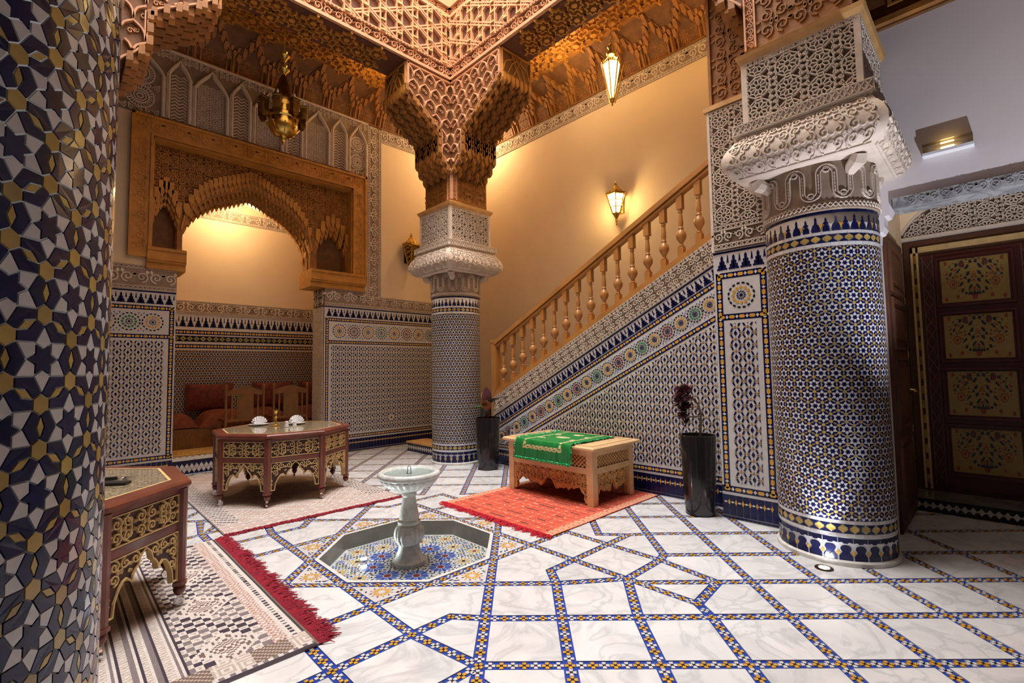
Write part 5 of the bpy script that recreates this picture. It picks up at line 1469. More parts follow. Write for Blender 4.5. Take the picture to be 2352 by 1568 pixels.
# ------------------------------------------------------------------ octagonal tables
def octa_table(label, c, a0, z0):
    t_ = thing('octagonal_table', label, 'table', (c[0], c[1], z0), a0, 'inlaid octagonal tables')
    R, RB = .81, .765
    oc_ = lambda r, k: (r*cos(k*pi/4), r*sin(k*pi/4))
    b_ = B()
    def rg(r0, za, r1, zb): b_.add([(*oc_(r0, k), za) for k in range(8)]+[(*oc_(r1, k), zb) for k in range(8)], [(i, (i+1) % 8, 8+(i+1) % 8, 8+i) for i in range(8)])
    for (p, q) in zip([(.77, .745), (R-.02, .75), (R, .765), (R, .785), (R-.012, .80), (R-.11, .803)], [(R-.02, .75), (R, .765), (R, .785), (R-.012, .80), (R-.11, .803), (R-.12, .79)]): rg(p[0], p[1], q[0], q[1])
    b_.add([(*oc_(.77, k), .745) for k in range(8)], [tuple(range(7, -1, -1))]); b_.obj('top_rim', 'mahogany', t_)
    B().add([(*oc_(R-.112, k), .801) for k in range(8)], [tuple(range(8))]).obj('marble_top', 'marble_top', t_)
    bd = B()
    for k in range(8): bd.add([(*oc_(R-.112, k), .8035), (*oc_(R-.112, k+1), .8035), (*oc_(R-.13, k+1), .8035), (*oc_(R-.13, k), .8035)], [(0, 1, 2, 3)])
    bd.obj('inlay_line', 'inlay', t_)
    ap = RB*cos(pi/8); hw = RB*sin(pi/8)
    cut = [(-1, .17), (-.83, .17), (-.80, .24), (-.70, .30), (-.60, .335), (-.5, .345), (-.42, .325), (-.36, .31), (-.34, .345), (-.27, .37), (-.2, .385), (-.15, .43), (0, .465)]
    cut = cut+[(-x, y) for x, y in cut[::-1][1:]]
    cut = [(x*(hw-.03), y) for x, y in cut]
    def cz(u):
        for (a, za), (e, ze) in zip(cut, cut[1:]):
            if a <= u <= e and e > a: return za+(ze-za)*(u-a)/(e-a)
        return .17
    for k in range(8):
        an = (k+.5)*pi/4; ca, sa = cos(an), sin(an)
        M = lambda u, v, h=0, ca=ca, sa=sa: ((ap+h)*ca-u*sa, (ap+h)*sa+u*ca, v)
        b_ = B(); b_.mbox(M, -hw, .72, -.02, hw, .75, .0); b_.mbox(M, -hw, .485, -.02, hw, .535, .0); b_.obj('rail', 'mahogany', t_)
        pn = B().mbox(M, -hw+.02, .535, -.025, hw-.02, .72, -.012).obj('side_panel', 'mahogany_deep', t_)
        s_ = B(); st = scrolls(-hw+.045, hw-.045, .55, .705, .078, .011)
        s_.stroke(M, rect(-hw+.038, .543, hw-.038, .712), .010, -.012, .004, True); carve(s_, M, st, -.012, .002)
        for u in (-hw*.5, hw*.5): s_.stroke(M, [(u+.038*cos(2*pi*i/10), .628+.062*sin(2*pi*i/10)) for i in range(10)], .010, -.012, .004, True)
        s_.obj('scroll_inlay', 'inlay', pn)
        b_ = B()
        for (a, za), (e, ze) in zip(cut, cut[1:]):
            if e-a < 1e-5: continue
            b_.add([M(a, za, -.008), M(e, ze, -.008), M(e, .487, -.008), M(a, .487, -.008), M(a, za, -.03), M(e, ze, -.03), M(e, .487, -.03), M(a, .487, -.03)], [(0, 1, 2, 3), (7, 6, 5, 4), (4, 5, 1, 0)])
        apn = b_.obj('apron', 'mahogany_deep', t_)
        s_ = B(); s_.stroke(M, [(x, y+.006) for x, y in cut], .012, -.03, .004); s_.stroke(M, [(-hw+.04, .18), (-hw+.04, .478), (hw-.04, .478), (hw-.04, .18)], .009, -.012, .004)
        st = [(p, w_, cl) for p, w_, cl in scrolls(-hw+.045, hw-.045, .19, .475, .07, .0105) if all(q[1] > cz(q[0])+.006 for q in p)]
        carve(s_, M, st, -.01, .002); s_.obj('scroll_inlay', 'inlay', apn)
        x, y = oc_(RB+.008, k); b_ = B(); cr, sr = cos(k*pi/4), sin(k*pi/4)
        q = [(-.03, -.034), (.004, -.034), (.016, -.012), (.016, .012), (.004, .034), (-.03, .034)]
        b_.prism(lambda u, v, h=0: (x+u*cr-v*sr, y+u*sr+v*cr, h), q, .155, .745); pst = b_.obj('corner_post', 'mahogany', t_)
        b_ = B()
        for sd in (-1, 1):
            for i in range(30): z = .17+i*.0192; b_.box(0, 0, 0, 0, 0, 0) if 0 else b_.add([(x+u*cr-v*sr, y+u*sr+v*cr, zz) for u, v, zz in ((.009, sd*.026, z), (.005, sd*.033, z), (.005, sd*.033, z+.010), (.009, sd*.026, z+.010))], [(0, 1, 2, 3)] if sd < 0 else [(0, 1, 2, 3)])
        b_ = B()
        q2 = [(p[0]*1.5, p[1]*1.25) for p in q]; b_.prism(lambda u, v, h=0: (x+u*cr-v*sr, y+u*sr+v*cr, h), q2, .135, .157, True); b_.obj('shoe', 'mahogany', t_)
        b_ = B(); b_.lathe([(.02, .135), (.034, .12), (.036, .10), (.026, .08), (.02, .07)][::-1], 12, (x*.98, y*.98)); ft_ = b_.obj('foot', 'mahogany', t_, smooth=True)
        b_ = B(); b_.tube([(x*.98-.009*sr, y*.98+.009*cr, .03), (x*.98+.009*sr, y*.98-.009*cr, .03)], .03, 12); b_.box(x*.98-.012, y*.98-.012, .05, x*.98+.012, y*.98+.012, .075); b_.obj('caster', 'chrome', ft_)
    return t_
octa_table('octagonal inlaid table cropped by the nearest column, keys and phone on top', (-.06, 4.08), radians(-23.5), .0155)
octa_table('octagonal inlaid table with folded napkins and a candlestick, before the alcove', (2.14, 6.42), radians(-120), .0155)
ZT = .82
def napkin_setting(x, y, lab1, lab2, rz):
    p = thing('plate', lab1, 'plate', (x, y, ZT), 0, 'place settings'); smooth_by_angle(B().lathe([(.06, .0), (.07, .004), (.115, .014), (.12, .018), (.112, .018), (.07, .008), (0, .007)], 28).obj('dish', 'porcelain', p))
    n_ = thing('napkin', lab2, 'napkin', (x, y, ZT+.018), rz, 'folded napkins')
    b_ = B(); N2 = 16; vs = []
    for i in range(N2+1):
        an = radians(15+150*i/N2); d = .012 if i % 2 else -.012; vs += [(.02*cos(an), d*.2, .002), (.10*cos(an), d+.02, .10*sin(an))]
    b_.add(vs, [(2*i, 2*i+2, 2*i+3, 2*i+1) for i in range(N2)]); b_.add([(v[0], v[1]+.004, v[2]) for v in vs], [(2*i+1, 2*i+3, 2*i+2, 2*i) for i in range(N2)]); b_.obj('fan', 'napkin', n_)
    B().lathe([(.018, 0), (.02, .01), (.012, .03), (.016, .045), (.004, .06)], 10, (-.04, -.01)).obj('knot', 'napkin', n_)
napkin_setting(1.98, 6.86, 'white plate under the left folded napkin', 'fan-folded white napkin on the left plate', -.6)
napkin_setting(2.36, 6.60, 'white plate under the right folded napkin', 'fan-folded white napkin on the right plate', -.7)
cs_ = tag(smooth_by_angle(B().lathe([(.05, 0), (.052, .006), (.02, .016), (.012, .03), (.02, .05), (.012, .07), (.014, .10), (.022, .115), (.012, .13), (.014, .16), (.024, .175), (.018, .185), (.026, .20), (.022, .20)], 18).obj('candlestick', 'brass')), 'small brass candlestick between the two place settings', 'candlestick'); cs_.location = (2.10, 6.58, ZT)
for i, (x, y) in enumerate(((2.16, 6.36), (2.24, 6.31))):
    s_ = tag(smooth_by_angle(B().lathe([(.026, 0), (.026, .01), (.018, .05), (.020, .065), (.012, .072)], 12).obj('shaker', 'porcelain')), ('white salt shaker, left of the pair', 'white pepper shaker, right of the pair')[i], 'shaker', 'salt and pepper shakers'); s_.location = (x, y, ZT)
# phone and keys on the near table
ph = thing('phone', 'black phone lying on the nearest octagonal table', 'phone', (.30, 3.92, ZT), radians(-38))
b_ = B(); b_.prism(FLOORM, [(.085*cos(a)*1+(.0), .034*sin(a)) for a in [2*pi*i/20 for i in range(20)]] if 0 else [(-.085, -.028), (-.075, -.036), (.075, -.036), (.085, -.028), (.085, .028), (.075, .036), (-.075, .036), (-.085, .028)], 0, .014, True); b_.obj('case', 'black_plastic', ph)
ky = thing('key_ring', 'bunch of keys with a black fob beside the phone', 'keys', (.34, 4.08, ZT), radians(-30))
B().prism(FLOORM, [(-.09, -.016), (-.02, -.018), (-.01, 0), (-.02, .018), (-.09, .016)], 0, .016, True).obj('fob', 'black_plastic', ky)
b_ = B(); b_.tube([(.012+.018*cos(2*pi*i/14), .018*sin(2*pi*i/14), .004+.008*(i % 7)/7) for i in range(14)], .0022, 5, True); b_.obj('ring', 'chrome', ky)
for a in (-.5, .1, .6, -2.6):
    b_ = B(); q = [(.012, -.011), (.03, -.012), (.034, -.004), (.07, -.004), (.07, .003), (.034, .004), (.03, .012), (.012, .011)]
    ca, sa = cos(a), sin(a); b_.prism(lambda u, v, h=0: (.012+u*ca-v*sa, u*sa+v*ca, h), q, .006+.004*a, .009+.004*a, True); b_.obj('key', 'chrome', ky)
# ------------------------------------------------------------------ pale wooden table and green cloth
wt_ = thing('wooden_table', 'pale carved wooden table with lattice sides on the red rug', 'table', (4.20, 3.12, .0155))
LX, LY, HT = .80, 1.30, .60
b_ = B(); vs = []
for e, z in ((.045, HT), (.06, HT+.012), (.06, HT+.026), (.04, HT+.04)): vs += [(-e, -e, z), (LX+e, -e, z), (LX+e, LY+e, z), (-e, LY+e, z)]
b_.add(vs, [(j*4+i, j*4+(i+1) % 4, (j+1)*4+(i+1) % 4, (j+1)*4+i) for j in range(3) for i in range(4)]+[(3, 2, 1, 0), (12, 13, 14, 15)]); b_.obj('top', 'wood_pale', wt_)
b_ = B(); 
for r_ in ((.0, .0, LX, .05), (0, LY-.05, LX, LY), (0, .05, .05, LY-.05), (LX-.05, .05, LX, LY-.05)): b_.box(r_[0], r_[1], HT+.04, r_[2], r_[3], HT+.046)
b_.obj('top_border', 'wood_pale', wt_)
for x in (0, LX-.085):
    for y in (0, LY-.085): B().box(x, y, 0, x+.085, y+.085, HT).obj('leg', 'wood_pale', wt_)
for M, l in ((plane((0, LY, 0), (0, -1, 0), (0, 0, 1)), LY), (plane((0, 0, 0), (1, 0, 0), (0, 0, 1)), LX), (plane((LX, 0, 0), (0, 1, 0), (0, 0, 1)), LY), (plane((LX, LY, 0), (-1, 0, 0), (0, 0, 1)), LX)):
    b_ = B(); b_.mbox(M, .085, HT-.07, -.06, l-.085, HT, -.012); b_.mbox(M, .085, .335, -.06, l-.085, .40, -.008); b_.obj('side_rail', 'wood_pale', wt_)
    B().mbox(M, .085, .395, -.06, l-.085, HT-.065, -.045).obj('lattice_back', 'wood_deep', wt_)
    b_ = B(); n = int((l-.17)/.026)
    for i in range(n):
        for j in range(6):
            if (i+j) % 2 == 0: b_.prism(M, shift(ngon(6, .0165), .085+(i+.5)*(l-.17)/n, .40+(j+.5)*.0225), -.045, -.018)
    b_.obj('turned_lattice', 'wood_pale_carved', wt_, kind='stuff')
    cut = [(-1, .02), (-.95, .02), (-.92, .06), (-.94, .10), (-.86, .13), (-.80, .19), (-.75, .165), (-.70, .165), (-.65, .145), (-.60, .165), (-.52, .125), (-.46, .16), (-.4, .13), (-.36, .135), (-.28, .09 if 0 else .13), (-.22, .11), (-.18, .13), (-.12, .19), (0, .24)]
    cut = cut+[(-x, y) for x, y in cut[::-1][1:]]; hw = (l-.17)/2; cut = [(l/2+x*hw, y) for x, y in cut]
    b_ = B()
    for (a, za), (e, ze) in zip(cut, cut[1:]):
        if e-a > 1e-5: b_.add([M(a, za, -.02), M(e, ze, -.02), M(e, .34, -.02), M(a, .34, -.02), M(a, za, -.05), M(e, ze, -.05), M(e, .34, -.05), M(a, .34, -.05)], [(0, 1, 2, 3), (7, 6, 5, 4), (4, 5, 1, 0)])
    ap_ = b_.obj('apron', 'wood_pale_carved', wt_)
    def cz(u):
        for (a, za), (e, ze) in zip(cut, cut[1:]):
            if a <= u <= e and e > a: return za+(ze-za)*(u-a)/(e-a)
        return .3
    b_ = B(); carve(b_, M, [(p, w_, cl) for p, w_, cl in scrolls(.09, l-.09, .04, .33, .06, .011) if all(q[1] > cz(q[0])+.012 for q in p)], -.021, -.010); b_.stroke(M, [(x, y+.008) for x, y in cut], .014, -.05, -.012); b_.obj('apron_carving', 'wood_pale_carved', ap_)
# cloth: runs across the table, hanging over the courtyard side
cl = thing('green_cloth', 'shiny green satin cloth with gold embroidery draped over the pale wooden table', 'cloth', (4.20, 3.12, HT+.0625))
Y0C, Y1C = .22, 1.08; TOPW = .80; DROP = .22
def cm(s_, y):                                                       # s_: 0 at far edge on the top .. TOPW+.06 at the near edge .. +DROP down
    tot = TOPW+.06
    wv = .006*sin(y*31)+.004*sin(y*57+1)
    if s_ < tot: return (LX-s_, y+.02*(s_-.4), .004+.003*sin(s_*23+y*9)**2)
    d = s_-tot; return (-.066-.012*sin(min(1, d/.05)*pi/2)-abs(wv)*min(1, d/.08)*2-.01*d, y+.02*(s_-.4)+d*.04*(y-.6), .004-d)
g_ = B(); ns_, ny_ = 150, 110; S1 = TOPW+.06+DROP
for j in range(ny_+1):
    for i in range(ns_+1): g_.v.append(cm(.06+(S1-.06)*i/ns_, Y0C+(Y1C-Y0C)*j/ny_))
def gold(s_, y):
    e = min(y-Y0C, Y1C-y, ); q = S1-s_
    if .14 < e < .175 and q > .115: return 1 if sin(s_*120) > -.75 else 0
    if .115 < q < .165 and e > .13: return 1 if (sin(y*90+q*60)*cos(q*140) > -.45) else 0
    for cs__, cy_, a, b__ in ((.50, .65, .06, .10), (.24, .62, .05, .08), (.62, .42, .04, .03), (.34, .86, .05, .03), (.34, .40, .04, .05), (.66, .86, .03, .07)):
        d = ((s_-cs__)/a)**2+((y-cy_)/b__)**2
        if d < 1: return 1 if sin(d*9+s_*80)*cos(y*70) > -.6 else 0
    return 0
for j in range(ny_):
    for i in range(ns_):
        g_.f.append([j*(ns_+1)+i, j*(ns_+1)+i+1, (j+1)*(ns_+1)+i+1, (j+1)*(ns_+1)+i]); g_.m.append(gold(.06+(S1-.06)*(i+.5)/ns_, Y0C+(Y1C-Y0C)*(j+.5)/ny_))
smooth_by_angle(g_.obj('satin', ('green_satin', 'gold_thread'), cl), 60)
b_ = B(); random.seed(4)
for k in range(420):
    if k < 200: p = cm(S1-.004, Y0C+(Y1C-Y0C)*random.random()); d = (-.6, random.uniform(-.6, .6), random.uniform(-1, -.1))
    else:
        sd = Y0C if k % 2 else Y1C; p = cm(.06+(S1-.06)*random.random(), sd); d = (random.uniform(-.5, .3), -1 if k % 2 else 1, random.uniform(.0, .7) if p[2] > -.02 else random.uniform(-.6, .2))
    l = .028; b_.tube([p, (p[0]+d[0]*l*.5, p[1]+d[1]*l*.5, max(p[2]+d[2]*l*.5+.004, p[2]-.02)), (p[0]+d[0]*l, p[1]+d[1]*l, p[2]+d[2]*l)], [.006, .006, .002], 4)
b_.obj('fringe', 'green_fringe', cl, kind='stuff')
# ------------------------------------------------------------------ pots and plants
def pot(label, c, rt, rbt, h):
    t_ = thing('plant_pot', label, 'pot', (c[0], c[1], .001), 0, 'tall black pots by the stair parapet')
    smooth_by_angle(B().lathe([(rbt-.01, 0), (rbt, .01), (rt, h-.008), (rt-.004, h), (rt-.016, h), (rt-.02, h-.05)], 40).obj('vessel', 'black_gloss', t_), 40)
    B().lathe([(rt-.018, h-.045), (.06, h-.03), (0, h-.025)], 24).obj('soil', 'soil', t_)
    return t_
P1, P2 = (4.83, 2.24), (4.82, 5.54)
pot('tall tapered black pot holding the drooping succulent, beside the stair pier', P1, .178, .145, .80)
pot('tall tapered black pot holding the broad-leaved plant, beside the far column', P2, .19, .155, .775)
s1 = thing('succulent', 'drooping dark succulent with rosette heads on a bent stem', 'plant', (P1[0], P1[1], .778))
o1 = (P1[0], P1[1], .778)
stem = [(4.80, 2.2, .778), (4.79, 2.185, .90), (4.78, 2.175, 1.03), (4.765, 2.19, 1.11), (4.745, 2.23, 1.17), (4.725, 2.27, 1.20)]
R3 = lambda p: (p[0]-o1[0], p[1]-o1[1], p[2]-o1[2])
B().tube([R3(p) for p in stem], [.014, .012, .012, .011, .010, .008], 8).obj('stem', 'grey_bark', s1)
B().tube([R3(p) for p in ((4.765, 2.19, 1.11), (4.75, 2.215, 1.02), (4.765, 2.17, 1.0), (4.72, 2.29, .985))], [.008, .008, .008, .006], 7).obj('branch', 'grey_bark', s1)
random.seed(9)
def rosette_head(c, r, n, mts, tilt):
    b_ = B()
    for k in range(n):
        a = k*2.4; e = radians(8+70*(k/n)); l = r*(1-.45*k/n); d = Vector((cos(a)*cos(e), sin(a)*cos(e), sin(e)))
        d.rotate(tilt); s_ = d.cross(Vector((0, 0, 1))); s_ = s_.normalized() if s_.length > .01 else Vector((1, 0, 0)); u_ = s_.cross(d)
        C_ = Vector(c); q = [C_, C_+d*l*.35+s_*l*.10, C_+d*l*.72+s_*l*.17+u_*l*.04, C_+d*l*1.0+u_*l*.10, C_+d*l*.72-s_*l*.17+u_*l*.04, C_+d*l*.35-s_*l*.10, C_+d*l*.5+u_*l*-.03]
        b_.cur = 1 if k > n*.8 else 0
        b_.add(q, [(0, 1, 6), (1, 2, 6), (2, 3, 6), (3, 4, 6), (4, 5, 6), (5, 0, 6)])
    b_.obj('rosette_head', mts, s1)
from mathutils import Euler
for c, r, n in (((4.715, 2.31, 1.25), .115, 44), ((4.69, 2.35, 1.19), .11, 40), ((4.71, 2.31, 1.12), .115, 40), ((4.70, 2.33, 1.04), .11, 40), ((4.69, 2.33, .97), .10, 36), ((4.735, 2.27, 1.22), .095, 34), ((4.72, 2.29, 1.07), .10, 36), ((4.70, 2.30, .92), .08, 28), ((4.68, 2.36, 1.13), .10, 36), ((4.73, 2.28, 1.16), .10, 36), ((4.675, 2.35, 1.25), .09, 30)):
    rosette_head(R3(c), r, n, ('leaf_wine', 'leaf_green'), Euler((random.uniform(-.8, .8), random.uniform(-.9, .3), 0)))
s2 = thing('canna_plant', 'broad-leaved plant with dark red and green upright leaves', 'plant', (P2[0], P2[1], .75))
random.seed(21)
for k, (a, l, lean, mt) in enumerate(((2.5, .40, .35, 'leaf_green'), (-.7, .46, .35, 'leaf_wine'), (1.0, .30, .5, 'leaf_orange'), (-2.4, .26, .5, 'leaf_orange'), (3.9, .34, .18, 'leaf_wine'), (-.9, .36, .9, 'leaf_green'), (2.3, .30, .9, 'leaf_dark'), (-2.9, .26, 1.0, 'leaf_green'), (-1.6, .28, .8, 'leaf_dark'))):
    bx_, by_ = .03*cos(a), .03*sin(a); st_h = .12+.05*(k % 3); b_ = B()
    b_.tube([(bx_*.5, by_*.5, 0), (bx_, by_, st_h*.6), (bx_*1.5, by_*1.5, st_h)], [.009, .008, .006], 6); b_.obj('stalk', 'leaf_wine', s2)
    b_ = B(); n = 9; vs = []
    for i in range(n+1):
        t_ = i/n; r_ = .045+l*sin(lean)*t_**1.3; z = st_h+l*cos(lean)*t_-.12*lean*t_*t_; wd = .075*sin(pi*min(1, t_*.95+.03))**.8
        cx_, cy_ = r_*cos(a), r_*sin(a); sx, sy = -sin(a)*wd, cos(a)*wd
        vs += [(cx_+sx, cy_+sy, z+.012), (cx_, cy_, z), (cx_-sx, cy_-sy, z+.012)]
    b_.add(vs, [(3*i+j, 3*i+j+1, 3*i+j+4, 3*i+j+3) for i in range(n) for j in range(2)]); smooth_by_angle(b_.obj('leaf', mt, s2), 80)
# ------------------------------------------------------------------ lamps
def lantern_body(b_, c, R, n, levels):
    """n-sided body from (radius, z) levels"""
    b_.lathe([(r_*R, z) for r_, z in levels], n, c)
def sconce(label, loc, out, h, w_, lit, group='wall lanterns'):
    t_ = thing('wall_lantern', label, 'lantern', loc, atan2(out[1], out[0]), group)
    r = w_/2; c = (.02+r*.72, 0)
    def part(name, prof, mt, n=6): return B().lathe([(p*r, q*h) for p, q in prof], n, c, a0=pi/6).obj(name, mt, t_)
    part('finial', [(.03, .0), (.10, .03), (.05, .06), (.13, .10), (.08, .14), (.34, .24), (.38, .26)], 'brass' if lit else 'brass_dark')
    gl = part('glass_panes', [(.36, .26), (.88, .66)], 'sconce_glow' if lit else 'brass_dark')
    cg = B()
    for k in range(6):
        a = pi/6+k*pi/3; cg.tube([(c[0]+.37*r*cos(a), .37*r*sin(a), .26*h), (c[0]+.92*r*cos(a), .92*r*sin(a), .67*h)], .010, 5)
        for z_, rr in ((.265, .38), (.40, .565), (.54, .75), (.665, .92)):
            a2 = a+pi/3; cg.tube([(c[0]+rr*r*cos(a), rr*r*sin(a), z_*h), (c[0]+rr*r*cos(a2), rr*r*sin(a2), z_*h)], .007, 4)
        for j in range(4):
            rr0, rr1 = .38+.13*j, .38+.13*(j+1); z0, z1 = .265+.1*j, .265+.1*(j+1); a2 = a+pi/3
            m0 = (cos(a)+cos(a2))/2, (sin(a)+sin(a2))/2
            cg.tube([(c[0]+rr0*r*cos(a), rr0*r*sin(a), z0*h), (c[0]+rr1*r*cos(a2), rr1*r*sin(a2), z1*h)], .0045, 4); cg.tube([(c[0]+rr0*r*cos(a2), rr0*r*sin(a2), z0*h), (c[0]+rr1*r*cos(a), rr1*r*sin(a), z1*h)], .0045, 4)
    cg.obj('cage', 'brass' if lit else 'brass', t_)
    part('crown', [(.90, .66), (1.0, .67), (1.0, .70), (.82, .71)], 'brass')
    tb = B()
    for k in range(18): a = 2*pi*k/18; tb.add([(c[0]+r*.98*cos(a-.1), r*.98*sin(a-.1), .70*h), (c[0]+r*.98*cos(a+.1), r*.98*sin(a+.1), .70*h), (c[0]+r*.99*cos(a), r*.99*sin(a), .735*h)], [(0, 1, 2)])
    tb.obj('crown_teeth', 'brass', t_)
    part('dome', [(.84, .70), (.66, .76), (.40, .82), (.26, .87), (.12, .90), (.14, .92), (.05, .94), (.07, .96), (.0, 1.0)], 'brass' if not lit else 'brass', 10)
    bk = B(); bk.box(0, -r*.35, .3*h, .02, r*.35, .72*h); bk.tube([(0, 0, .5*h), (c[0], 0, .5*h)], .012, 6); bk.obj('back_plate', 'brass_dark', t_)
    if lit:
        l = light('lantern_bulb', 'POINT', (0, 0, 0), 22, (1, .66, .28), .05); l.parent = t_; l.location = (c[0]+r*1.25, 0, .5*h)
    return t_
sconce('lit brass wall lantern glowing on the cream wall above the balustrade', (XW-.001, 4.44, 3.92), (-1, 0), .77, .36, True)
sconce('unlit brass wall lantern on the cream wall left of the far column', (5.33, YW-.001, 3.50), (0, -1), .90, .42, False)
def chain(b_, x, y, z0, z1, s_=.05):
    n = int((z1-z0)/(s_*.8))
    for i in range(n):
        z = z0+(i+.5)*(z1-z0)/n; a = (i % 2)*pi/2
        b_.tube([(x+.012*cos(2*pi*k/8)*cos(a), y+.012*cos(2*pi*k/8)*sin(a), z+s_*.52*sin(2*pi*k/8)) for k in range(8)], .0035, 4, True)
hl = thing('hanging_lantern', 'lit tapering brass lantern hanging in front of the stair wall', 'lantern', (6.0, 3.92, 5.47), .3)
b_ = B(); chain(b_, 0, 0, 1.0, ZC-5.47); b_.obj('chain', 'brass', hl)
smooth_by_angle(B().lathe([(.0, .78), (.06, .80), (.075, .83), (.05, .87), (.02, .88), (.04, .90), (.055, .93), (.035, .96), (.012, .97), (.03, .99), (.012, 1.02)], 16).obj('ball_finial', 'brass', hl))
B().lathe([(.03, .12), (.135, .66)], 6).obj('glass_panes', 'lamp_glow', hl)
b_ = B()
for k in range(6):
    a = k*pi/3; b_.tube([(.032*cos(a), .032*sin(a), .10), (.145*cos(a), .145*sin(a), .70)], .009, 5); a2 = a+pi/3
    for z, r in ((.12, .032), (.66, .138)): b_.tube([(r*cos(a), r*sin(a), z), (r*cos(a2), r*sin(a2), z)], .007, 4)
    b_.tube([(.14*cos(a), .14*sin(a), .68), (.03*cos(a), .03*sin(a), .80)], .006, 4)
    b_.tube([(.04*cos(a+.5), .04*sin(a+.5), .04), (.20*cos(a+.5), .20*sin(a+.5), .60)], .010, 5) if k % 2 == 0 else None
b_.obj('frame_bars', 'brass', hl)
b_ = B(); b_.lathe([(0, -.0), (.012, .02), (.008, .04), (.03, .07), (.036, .10), (.03, .12)], 10); b_.obj('bottom_finial', 'brass', hl)
b_ = B()
for k in range(6):
    a = k*pi/3; a2 = a+pi/3
    for j in range(4):
        p = (.14*(cos(a)*(1-(j+.5)/4)+cos(a2)*(j+.5)/4), .14*(sin(a)*(1-(j+.5)/4)+sin(a2)*(j+.5)/4)); b_.tube([(p[0], p[1], .66), (p[0]*1.02, p[1]*1.02, .70)], [.014, .003], 4)
b_.obj('crown_teeth', 'brass', hl)
l = light('lantern_bulb', 'POINT', (0, 0, 0), 14, (1, .62, .24), .06); l.parent = hl; l.location = (0, 0, .74)
# chandelier
ch = thing('chandelier', 'dark brass chandelier hanging in front of the stucco frieze', 'chandelier', (2.44, 7.5, 4.98))
b_ = B(); chain(b_, 0, 0, 1.55, ZC-4.98, .05); b_.obj('chain', 'brass', ch)
for z in (1.20, 1.42): smooth_by_angle(B().lathe([(.02, z-.09), (.035, z-.06), (.085, z), (.035, z+.04), (.05, z+.07), (.015, z+.10)], 18).obj('brass_ball', 'brass', ch))
smooth_by_angle(B().lathe([(.16, .66), (.17, .72), (.13, .82), (.09, .95), (.05, 1.08), (.02, 1.12)], 24).obj('dome', 'brass_dark', ch))
smooth_by_angle(B().lathe([(.0, .14), (.10, .15), (.18, .21), (.21, .30), (.20, .40), (.22, .42), (.22, .46), (.15, .50), (.16, .66)], 24).obj('bowl', 'brass', ch))
smooth_by_angle(B().lathe([(.0, .0), (.014, .03), (.03, .07), (.02, .1), (.05, .14), (.06, .16)], 14).obj('bottom_finial', 'brass', ch))
for k in range(8):
    a = k*pi/4+.2; x, y = .30*cos(a), .30*sin(a); lb = B()
    lb.lathe([(.03, .36), (.065, .42), (.07, .60), (.085, .61), (.085, .63)], 4, (x, y), a0=a+pi/4); lb.tube([(.15*cos(a), .15*sin(a), .50), (x, y, .44)], .012, 6); ob = lb.obj('lantern_arm', 'brass_dark', ch)
    B().lathe([(.012, .63), (.016, .66), (.014, .70), (.0, .73)], 8, (x, y)).obj('bulb', 'porcelain', ob)
    b_ = B(); b_.tube([(.21*cos(a+.39), .21*sin(a+.39), .30), (.235*cos(a+.39), .235*sin(a+.39), .20+.1), (.14*cos(a+.39), .14*sin(a+.39), .17)], .009, 5); b_.obj('rib', 'brass', ch)
# lantern cut by the top right corner
tl = thing('hanging_lantern', 'dark hanging lantern cut off by the upper right corner', 'lantern', (3.1, -.33, 3.15))
B().lathe([(.02, 0), (.10, .02), (.12, .06), (.16, .34), (.18, .36), (.18, .40)], 6).obj('body', 'brass_dark', tl)
B().lathe([(.17, .40), (.08, .52), (.02, .60)], 6).obj('cap', 'brass_dark', tl); b_ = B(); chain(b_, 0, 0, .6, ZC-3.15, .07); b_.obj('chain', 'brass', tl)
B().lathe([(.06, -.004), (.06, .012)], 12).obj('lamp_disc', 'spot_glow', tl)
# floor spotlights
def uplight(label, c, e, tgt, ang, colr=(.85, .88, 1)):
    t_ = thing('floor_spotlight', label, 'spotlight', (c[0], c[1], .0), 0)
    B().lathe([(.035, .001), (.062, .001), (.06, .006), (.036, .007), (.035, .001)], 24).obj('bezel', 'brass_dark', t_); B().lathe([(0, .004), (.035, .004)], 24).obj('lens', 'spot_glow', t_)
    l = light('spot_beam', 'SPOT', (c[0], c[1], .03), e, colr, .03, spot=ang, blend=.6, target=tgt)
uplight('round floor spotlight shining up the column beside the stair pier', (4.15, 1.0), 45, (4.30, 1.05, 2.2), radians(60))
uplight('round floor spotlight beyond the right edge, lighting the white wall', (3.75, -.45), 430, (5.2, .05, 3.5), radians(62))  # lamp added out of frame to brighten the white wall
uw = thing('basin_spotlight', 'small submerged spotlight glowing in the fountain basin', 'spotlight', (1.98, 3.92, -.1285))
B().lathe([(.03, 0), (.04, 0), (.038, .02), (.03, .022), (.029, .012)], 18).obj('housing', 'chrome', uw); B().lathe([(0, .018), (.029, .018)], 18).obj('lens', 'spot_glow', uw)
light('basin_beam', 'SPOT', (1.98, 3.92, -.09), 22, (.86, 1, .95), .025, spot=radians(120), blend=.7, target=(2.2, 3.65, .4))
